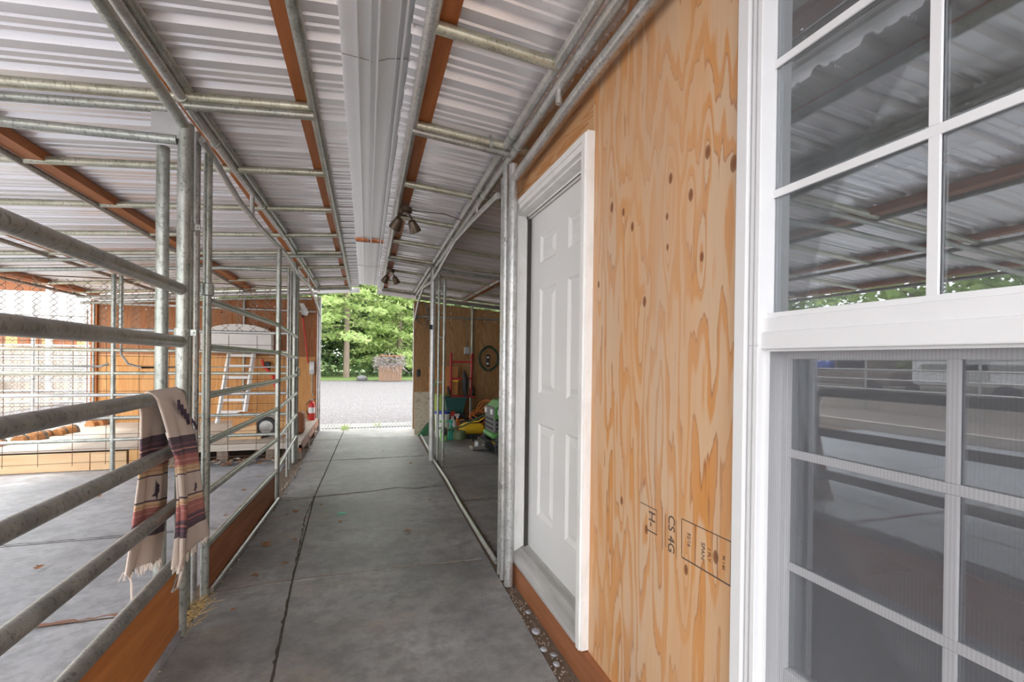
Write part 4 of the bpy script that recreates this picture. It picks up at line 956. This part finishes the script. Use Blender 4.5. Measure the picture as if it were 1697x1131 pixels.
o = B(1.42, 1.78, 8.26, 8.58, 0, .34).build('black_crate', BLACK); tag(o, 'dark crate carrying the teal tub', 'crate')
tub(1.42, 8.72, .0, .12, .15, .68, plain('lime_green_plastic', (.30, .42, .07), .5), 'waste_bin', 'lime green bin behind the white bucket', 'bin')
tub(1.31, 7.95, 0, .11, .125, .40, BUCKET, 'bucket', 'white bucket with a blue lid', 'bucket', lid=BLUE)
tub(1.98, 8.4, .0, .10, .12, .25, TEAL, 'plant_pot', 'dark teal pot to the right of the teal tub', 'pot')
def bottle(cx, cy, s, mat, label, capm=WHITE):
    e = empty('spray_bottle', (cx, cy, 0), label, 'bottle')
    MB().lathe([(.055*s, 0), (.06*s, .01), (.06*s, .16*s), (.04*s, .21*s), (.018*s, .235*s), (.018*s, .27*s)], (cx, cy, 0), 16).build('body', mat, e)
    b = MB().lathe([(.022*s, .27*s), (.022*s, .30*s)], (cx, cy, 0), 12); b.box(cx-.07*s, cx+.03*s, cy-.015*s, cy+.015*s, .30*s, .335*s); b.build('nozzle', capm, e); return e
bottle(1.27, 7.55, 1.0, LTGRN, 'light green jug at the left of the garden supplies', LTGRN)
bottle(1.41, 7.66, .95, TEAL2, 'bright teal bottle beside the light green jug', TEAL2)
bottle(1.50, 8.02, 1.25, BUCKET, 'white spray bottle with red top behind the teal bottle', RED)
bottle(1.70, 8.12, .8, TEAL2, 'teal bottle left of the yellow tank', ORANGE)
bottle(1.60, 8.10, 1.1, ORANGE, 'orange bottle behind the string trimmer', BUCKET)
tm = empty('string_trimmer', (1.6, 7.5, .1), 'olive string trimmer lying with its long shaft up to the mower', 'trimmer')
T([(1.30, 7.36, .20), (1.55, 7.35, .26), (2.1, 7.3, .55)], .014).build('shaft', OLIVE, tm)
MB().lathe([(.015, .0), (.09, -.015), (.105, -.06), (.105, -.14), (.07, -.15)], (1.50, 7.40, .19), 18).build('guard', OLIVE, tm)
MB().lathe([(.03, -.04), (.06, -.03), (.065, .03), (.03, .05)], (1.24, 7.36, .18), 14, 'x').build('motor_head', BLACK, tm)
ac = empty('air_compressor', (1.85, 7.9, 0), 'yellow tank lying on the floor with orange hose', 'compressor')
MB().lathe([(.01, -.23), (.05, -.22), (.085, -.18), (.092, -.12), (.092, .12), (.085, .18), (.05, .22), (.01, .23)], (0, 0, 0), 20, 'x').xf(TR(1.78, 7.75, .15, 0, .05, .15)).build('tank', YEL, ac)
B(1.62, 1.86, 7.84, 7.99, .18, .27, .02).build('pump', BLACK, ac); T([(1.56, 7.75, .17), (1.64, 7.73, .25), (1.90, 7.73, .28), (2.03, 7.76, .36)], .011).build('carry_bar', YEL, ac)
B(1.68, 1.88, 7.66, 7.8, .0, .07).build('foot', BLACK, ac)
oc = MB(); pts = []
for i in range(75):
    a = i*.33; rr = .16+.05*math.sin(i*.7); pts.append((2.05+rr*math.cos(a)*1.1, 8.15+.10*math.sin(a)+.04*math.sin(i*.41), max(.012, .36+.23*math.sin(a+.6)*abs(math.sin(i*.19+1)))))
oc.tube(pts, .0055, 6); oc.tube([(2.0, 8.0, .01), (1.85, 7.55, .01), (1.95, 7.45, .01), (2.3, 7.5, .01), (2.1, 7.8, .01)], .007, 6)
tag(oc.build('extension_cord', ORANGE), 'tangled orange cord piled behind the yellow tank', 'cord')
tb = B(2.02, 2.5, 8.3, 8.6, 0, .28, .01).build('black_toolbox', BLACK); tag(tb, 'black box under the orange cord', 'box')
# trailer jack on the floor
tj = empty('trailer_jack', (1.72, 6.7, 0), 'grey cast metal jack parts lying on the storage floor', 'jack')
B(1.52, 1.86, 6.60, 6.78, .01, .06, .02).build('base', G_DARK, tj)
MB().lathe([(.02, -.06), (.045, -.05), (.045, .05), (.02, .06)], (1.62, 6.68, .08), 14).build('knob', G_WHITE, tj); MB().lathe([(.02, -.05), (.04, -.04), (.04, .04), (.02, .05)], (1.74, 6.70, .08), 14).build('knob', G_WHITE, tj)
T([(1.56, 6.66, .12), (1.50, 6.62, .24)], .008).build('pin', BLACK, tj); T([(1.80, 6.7, .10), (1.76, 6.66, .22), (1.80, 6.6, .33), (1.88, 6.6, .34)], .022).build('hook', BLACK, tj)
T([(1.80, 6.65, .10), (2.0, 6.5, .16)], .02).build('arm', G_WHITE, tj)
# riding mower, front toward the aisle
mw = empty('riding_mower', (2.3, 6.3, 0), 'green riding mower with grey grille partly behind the pale post', 'mower')
b = MB().prism([(1.68, .66), (1.78, .76), (2.3, .84), (2.6, .84), (2.6, .52), (1.68, .52)], 'y', 5.98, 6.46); b.build('hood', GRN, mw)
B(1.665, 1.80, 5.99, 6.45, .34, .68, .03).build('grille', plain('dark_grille_plastic', (.15, .15, .155), .5), mw)
for z in (.40, .46, .52): 
    B(1.655, 1.667, 6.02, 6.42, z-.014, z+.014).build('grille_slot', BLACK, mw); B(1.70, 1.78, 5.980, 5.9895, z-.014, z+.014).build('grille_slot', BLACK, mw)
for y in (6.03, 6.33): B(1.652, 1.70, y, y+.09, .585, .655, .01).build('headlight', BUCKET, mw)
B(1.72, 1.80, 5.975, 5.99, .585, .655, .004).build('headlight', BUCKET, mw)
B(1.64, 1.82, 5.97, 6.47, .27, .345, .03).build('front_trim', GRN, mw)
B(1.75, 2.8, 6.02, 6.42, .18, .50).build('chassis', BLACK, mw); B(1.56, 1.66, 6.0, 6.44, .20, .235, .01).build('bumper', BLACK, mw)
for (x, y, r) in ((1.86, 5.90, .19), (1.86, 6.54, .19), (2.75, 5.85, .26), (2.75, 6.60, .26)):
    w_ = MB().lathe([(r*.5, -.07), (r*.93, -.075), (r, -.045), (r, .045), (r*.93, .075), (r*.5, .07)], (x, y, r), 28, 'y')
    for a in range(18): 
        A = 2*PI*a/18; w_.box(x+r*math.cos(A)-.012, x+r*math.cos(A)+.012, y-.06, y+.06, r+r*math.sin(A)-.012, r+r*math.sin(A)+.012)
    tw_ = w_.build('tire', BLACK, mw); MB().lathe([(.02, -.078), (r*.5, -.074), (r*.52, .074), (.02, .078)], (x, y, r), 18, 'y').build('rim', YEL, mw)
B(2.85, 3.2, 6.05, 6.4, .55, .63, .03).build('seat', BLACK, mw); B(3.15, 3.23, 6.05, 6.4, .6, .95, .03).build('seat_back', BLACK, mw)
T([(2.55, 6.22, .8), (2.7, 6.22, .98)], .018).build('steering_column', BLACK, mw)
b = MB(); b.tube([(2.7+.06*math.sin(a*PI/8), 6.22+.15*math.cos(a*PI/8), .98+.12*math.sin(a*PI/8)*.6) for a in range(17)], .012, 8); b.build('steering_wheel', BLACK, mw)
# on the storage wall
ob = empty('junction_box', (1.93, YB-.04, 1.43), 'grey electrical box with a looping cable on the storage wall', 'electrical box')
B(1.885, 1.99, YB-.09, YB-.003, 1.42, 1.56, .01).build('box', GREYBOX, ob)
T([(1.94, YB-.03, 1.56), (1.94, YB-.03, 1.9), (1.90, YB-.03, 2.03), (1.82, YB-.03, 2.09)], .006, 6).build('cable', CABLE, ob)
hc = empty('garden_hose', (2.36, YB-.05, 1.15), 'dark green hose coil hanging round a black tool', 'hose')
b = MB()
for q, (r, d) in enumerate(((.20, 0), (.185, .015), (.215, .03), (.20, .045))):
    b.tube([(2.38+r*math.cos(a*PI/16)*.95, YB-.02-d, 1.34+r*math.sin(a*PI/16)*1.15+.01*math.sin(a)) for a in range(33)], .007, 6)
b.build('coil', plain('dark_green_hose', (.04, .08, .045), .5), hc)
B(2.33, 2.39, YB-.07, YB-.01, 1.18, 1.42, .015).build('tool_body', BLACK, hc); B(2.33, 2.37, YB-.075, YB-.07, 1.22, 1.26).build('label_tag', BUCKET, hc); B(2.335, 2.375, YB-.075, YB-.07, 1.35, 1.38).build('label_tag', BUCKET, hc)
cp = MB()
for q in range(4):
    cp.tube([(1.08+.09*math.cos(a*PI/12)*(1+.1*q), YE-.17-.01*q, 2.18+.22*math.sin(a*PI/12)) for a in range(25)], .005, 6)
cp.tube([(1.12, YE-.18, 2.35), (1.22, YE-.18, 2.1), (1.13, YE-.18, 1.85), (1.10, YE-.18, 1.80)], .005, 6)
tag(cp.build('hanging_cable', CABLE), 'loops of thin cable hanging at the top of the right corner', 'cable')
gh = T([(1.22, 8.6, .66), (1.40, 8.75, 1.13)], .011).build('rake_handle', GRN); tag(gh, 'green tool handle leaning against the brown panel', 'handle')
bg_ = B(.99, 1.06, 8.98, 9.04, .98, 1.12, .02).build('black_glove', BLACK); tag(bg_, 'black glove hanging on the right corner post', 'glove')
# cans of the spot lamps
def spot(x, y, z, s, label, cab):
    e = empty('spot_lamp', (x, y, z), label, 'lamp')
    MB().lathe([(.045*s, 0), (.045*s, -.028*s), (.03*s, -.038*s)], (x, y, z), 20).build('canopy', BRONZE, e)
    for i, (dx, dy, rx, ry) in enumerate(((-.055, -.02, .3, -.45), (.05, .02, .2, .5))):
        hx, hy = x+dx*s, y+dy*s
        T([(x+dx*.4*s, y, z-.03*s), (hx, hy, z-.085*s)], .007*s, 8).build('stem', BRONZE, e)
        M = TR(hx, hy, z-.105*s, .7 if i == 0 else .4, .45 if i == 0 else -.5, 0)
        hd = MB().lathe([(.012*s, .03*s), (.026*s, .022*s), (.034*s, -.01*s), (.043*s, -.055*s), (.043*s, -.06*s), (.036*s, -.06*s), (.03*s, -.02*s)], (0, 0, 0), 18).xf(M).build('lamp_head', BRONZE, e)
        MB().lathe([(.034*s, -.052*s), (.02*s, -.058*s), (.004*s, -.06*s)], (0, 0, 0), 16).xf(M).build('bulb', BUCKET, hd, origin=WLOC[hd.name])
    T(cab, .004, 6).build('cable', BRONZE, e)
spot(.335, 3.98, 2.565, 1.15, 'nearer bronze twin spot lamp under the right ridge pipe', [(.38, 3.98, 2.55), (.5, 3.97, 2.545), (.65, 3.95, 2.54), (.80, 3.98, 2.51)])
spot(.375, 6.75, 2.555, 1.15, 'farther bronze twin spot lamp under the right ridge pipe', [(.42, 6.75, 2.545), (.6, 6.8, 2.535), (.86, 6.9, 2.52)])
# ------------------------------------------------------------------ outdoors left: yard, pens, shed, trailer
cg = empty('chain_link_gate', (-4.9, YE, 0), 'chain link gate closing the gap left of the plywood wall', 'gate')
for x in (-4.82, -6.3): T([(x, YE, 0), (x, YE, 2.15)], .026).build('gate_post', G_WHITE, cg)
for z in (.15, 1.0, 1.93): T([(-6.3, YE, z), (-4.15, YE, z)], .018).build('gate_rail', G_WHITE, cg)
T([(-4.15, YE, 0), (-4.15, YE, 2.05)], .022).build('gate_post', G_WHITE, cg)
chain(-6.3, -4.17, .15, 1.93, YE, .12, .12, .005, 'chain_link', WIREG, cg)
tb1 = B(-7.98, -7.78, -3, 20, -.06, .16).build('curb_timber', GREYWOOD); tag(tb1, 'dark landscape timber edging the pen apron', 'timber')
def corral(p0, p1, n, name, label, h=1.5, rails=5):
    e = empty(name, (*p0, 0), label, 'fence'); P0, P1 = Vector((*p0, 0)), Vector((*p1, 0))
    for i in range(n+1):
        q = P0.lerp(P1, i/n); T([(q.x, q.y, -.06), (q.x, q.y, h)], .03, 10).build('post', G_WHITE, e)
    for k in range(rails):
        z = .3+(h-.35)*k/(rails-1); T([(P0.x, P0.y, z), (P1.x, P1.y, z)], .024, 10).build('rail', G_WHITE, e)
corral((-12.5, 2), (-12.5, 24), 8, 'corral_fence', 'white pipe corral fence along the yard to the left')
corral((-7.6, 12.5), (-3.2, 12.5), 2, 'corral_fence', 'short pipe corral fence behind the chain link gate', 1.55, 6)
corral((-12.4, 17), (-5.0, 15), 3, 'corral_fence', 'farther angled pipe corral fence behind the gate', 1.5, 5)
tb2 = B(-12.9, -12.65, 0, 24, -.06, .25).build('curb_timber', GREYWOOD); tag(tb2, 'dark timber along the foot of the long corral fence', 'timber')
shd = empty('red_shed', (-13, 24, 0), 'rust red board shed with white posts beyond the pens', 'shed')
for i in range(26): B(-17+i*.36, -17+i*.36+.35, 22.5, 22.54, 3.7, 4.6).build('wall_board', BASEB, shd)
for i in range(26): B(-17+i*.36, -17+i*.36+.35, 22.5, 22.54, 1.5, 2.2).build('wall_board', BASEB if i % 3 else PALEWOODZ, shd)
for i in range(8): B(-17+i*1.17, -17+i*1.17+1.16, 22.5, 22.53, 2.2, 3.7).build('white_panel', BUCKET, shd); B(-17+i*1.17, -17+i*1.17+1.16, 22.5, 22.53, -.05, 1.5).build('white_panel', GREYWOOD, shd)
for i in range(6): B(-17+i*1.87, -16.85+i*1.87, 22.3, 22.45, -.05, 4.6).build('white_post', BUCKET, shd)
B(-17.4, -7.3, 21.6, 26, 4.6, 4.7).build('roof', ROOF, shd); B(-17, -7.7, 25.9, 26, 0, 4.58).build('rear_wall', BASEB, shd)
tl = empty('travel_trailer', (-19, 10, 0), 'white travel trailer parked beyond the corral fence', 'trailer')
B(-20.4, -18, 6.2, 12.5, .55, 3.1, .18).build('body', BUCKET, tl); B(-17.99, -17.95, 6.6, 12.1, 1.1, 1.35).build('stripe', G_DARK, tl)
for y in (7.2, 9.0, 11.0): B(-18.0, -17.95, y, y+.8, 1.7, 2.3, .01).build('window_pane', BLACK, tl)
B(-18.0, -17.95, 10.1, 10.75, .8, 2.6, .01).build('entry_door', G_WHITE, tl)
for y in (8.8, 9.7): MB().lathe([(.1, -.1), (.36, -.1), (.36, .1), (.1, .1)], (-18.1, y, .3), 20, 'x').build('wheel', BLACK, tl)
pk = empty('pickup_truck', (-19, 15, 0), 'brown pickup truck with a blue tarp over its bed', 'truck')
B(-20, -18.2, 13.3, 18.2, .45, 1.05, .1).build('body', GRAVELB, pk); B(-19.9, -18.3, 14.2, 15.8, 1.05, 1.65, .15).build('cab', GRAVELB, pk); B(-18.31, -18.27, 14.4, 15.6, 1.12, 1.5, .01).build('side_window', BLACK, pk)
B(-20.05, -18.15, 15.9, 18.2, 1.05, 1.45, .12).build('tarp', BLUE, pk); B(-18.21, -18.17, 18.0, 18.2, .7, .95).build('tail_light', RED, pk)
for y in (14.1, 17.2): MB().lathe([(.1, -.1), (.36, -.1), (.36, .1), (.1, .1)], (-18.3, y, .3), 20, 'x').build('wheel', BLACK, pk)
# ------------------------------------------------------------------ trees
def tree(x, y, h, R_, mat, label, n=5200, trunk=.25, low=1.2, conic=True, leafs=.16, name='leafy_tree', zb=0., grp=None):
    e = empty(name, (x, y, zb), label, 'tree', grp)
    rnd = random.Random(int(x*31+y*17))
    T([(x, y, zb-.1), (x+.02, y, zb+h*.3), (x-.03, y, zb+h*.6), (x, y, zb+h*.97)], [trunk*1.25, trunk, trunk*.7, .03], 12).build('trunk', BARK, e)
    vs = []; fs = []; nb = 60; br = MB()
    for i in range(nb):
        t_ = (i+.5)/nb; z = zb+low+(h-low)*t_; az = i*2.4+rnd.random()
        L_ = R_*((1-t_*.85) if conic else math.sqrt(max(.05, 1-(2*t_-1)**2)))*rnd.uniform(.75, 1.1)
        droop = .16 if conic else -.15
        tip = Vector((x+L_*math.cos(az), y+L_*math.sin(az), z-droop*L_))
        br.tube([(x, y, z-.1), tuple(tip)], [.04*trunk/.25, .008], 5)
        m_ = n//nb
        for k in range(m_):
            s = rnd.random()**.6; p = Vector((x, y, z)).lerp(tip, s) + Vector((rnd.gauss(0, .16*R_*.5), rnd.gauss(0, .16*R_*.5), rnd.gauss(-.05, .10 if conic else .35)))
            if p.z < zb+.3: continue
            a = leafs*rnd.uniform(.6, 1.4); d1 = Vector((rnd.gauss(0, 1), rnd.gauss(0, 1), rnd.gauss(0, .5))).normalized(); d2 = d1.cross(Vector((rnd.gauss(0, 1), rnd.gauss(0, 1), rnd.gauss(0, 1)))).normalized()
            o_ = len(vs); vs += [tuple(p-d1*a), tuple(p+d2*a*.45), tuple(p+d1*a), tuple(p-d2*a*.45)]; fs += [(o_, o_+1, o_+2, o_+3)]
    br.build('branches', BARK, e); b = MB(); b.v = vs; b.f = fs
    tag(b.build('foliage', mat, e, smooth=False), kind='stuff')
    return e
tree(-.95, 32.5, 15, 4.6, FOL1, 'big tree with a bare lower trunk straight beyond the aisle', 11000, .16, 2.6, leafs=.15)
tree(2.6, 35, 9.5, 4.0, FOL1, 'bright green tree right of the big trunk', 9000, .2, 1.0, leafs=.15)
tree(-4.6, 36, 13, 4.2, FOL2, 'mid green tree left of the big trunk', 7500, .25, 1.0)
TL = ['round bright tree behind the far left of the lawn', 'mid green tree just right behind the big trunk', 'dark low conifer right of the brush hut', 'mid green tree at the right edge behind the lawn',
      'mid green conifer beyond the corral, far left', 'bright tree farthest right behind the lawn', 'tall dark tree directly behind the big trunk', 'mid green tree rising behind the brush hut', 'bright round tree behind the red shed',
      'rear green tree between hut and right edge', 'tall mid green tree left behind the big trunk']
for i, (x, y, h, R_, m_, c_) in enumerate(((-9, 38, 14, 5, FOL1, False), (.6, 41, 13, 4.5, FOL2, False), (5.2, 40, 8.0, 3.6, FOL3, True), (9.5, 38, 9, 4, FOL2, False), (-14, 36, 13, 5, FOL2, True),
        (14, 40, 11, 5, FOL1, False), (-2.6, 44, 16, 5, FOL3, False), (3.0, 46, 13, 5, FOL2, False), (-20, 34, 13, 5.5, FOL1, False), (7, 47, 9, 4.5, FOL2, False), (-6.5, 45, 16, 5, FOL2, False))):
    tree(x, y, h, R_, m_, TL[i], 6500, .2, .4, c_, .32, grp=None)
for i, (x, y, h, R_) in enumerate(((-27, 2, 9, 5), (-28, 10, 10, 5), (-27, 18, 9, 5), (-26, 26, 10, 5.5), (-33, 6, 12, 6), (-33, 15, 12, 6))):
    tree(x, y, h, R_, (FOL1, FOL2)[i % 2], ('nearest tree behind the parked trailer','second tree behind the trailer','tree behind the tarped truck','farthest tree behind the truck','rear tree beyond the trailer','rear tree beyond the truck')[i], 3600, .25, .4, False, .28)
b = MB()
for i in range(1500):
    x = random.uniform(-9, 12); y = random.uniform(33.5, 36.5); z = random.uniform(0, 1.3); a = .18
    d1 = Vector((random.gauss(0, 1), random.gauss(0, 1), random.gauss(0, 1))).normalized(); d2 = d1.cross(Vector((0, .3, 1))).normalized(); p = Vector((x, y, z))
    b.add([tuple(p-d1*a), tuple(p+d2*a*.5), tuple(p+d1*a), tuple(p-d2*a*.5)], [(0, 1, 2, 3)])
tag(b.build('undergrowth', FOL3), 'dark low bushes at the foot of the tree belt', 'bushes', kind='stuff')
bp = empty('brush_hut', (1.6, 28.6, 0), 'small brown board hut heaped with grey twigs at the far side of the drive', 'hut')
HUTB = board('hut_brown_boards', (.17, .10, .06), (.25, .16, .10), 'z')
for i in range(9): B(.95+i*.145, .95+i*.145+.138, 28.3, 28.34, 0, .88).build('wall_board', HUTB, bp)
B(.96, 2.24, 28.36, 29.3, 0, .86).build('inner_wall', BARK, bp)
b = MB()
for i in range(700):
    x = random.uniform(.72, 2.42); y = random.uniform(28.1, 29.2); z = random.uniform(.75, 1.45)
    b.tube([(x, y, z), (x+random.gauss(0, .16), y+random.gauss(0, .15), z+random.gauss(-.05, .16))], .010, 3)
tag(b.build('twigs', plain('grey_twigs', (.33, .29, .27), .9), bp), kind='stuff')
for i in range(8): B(.98+i*.155, .98+i*.155+.15, 28.3, 29.2, 1.45, 1.50).build('roof_board', BASEB, bp)
for x in (1.0, 2.2): B(x, x+.05, 28.9, 28.95, .86, 1.45).build('roof_stud', BARK, bp)
rk = MB().lathe([(.05, 0), (.30, .02), (.33, .14), (.22, .27), (.02, .31)], (.02, 29.2, 0), 9).build('boulder', plain('grey_boulder', (.14, .14, .14), .9), smooth=True); tag(rk, 'dark rounded boulder on the grass edge left of the brush hut', 'rock')
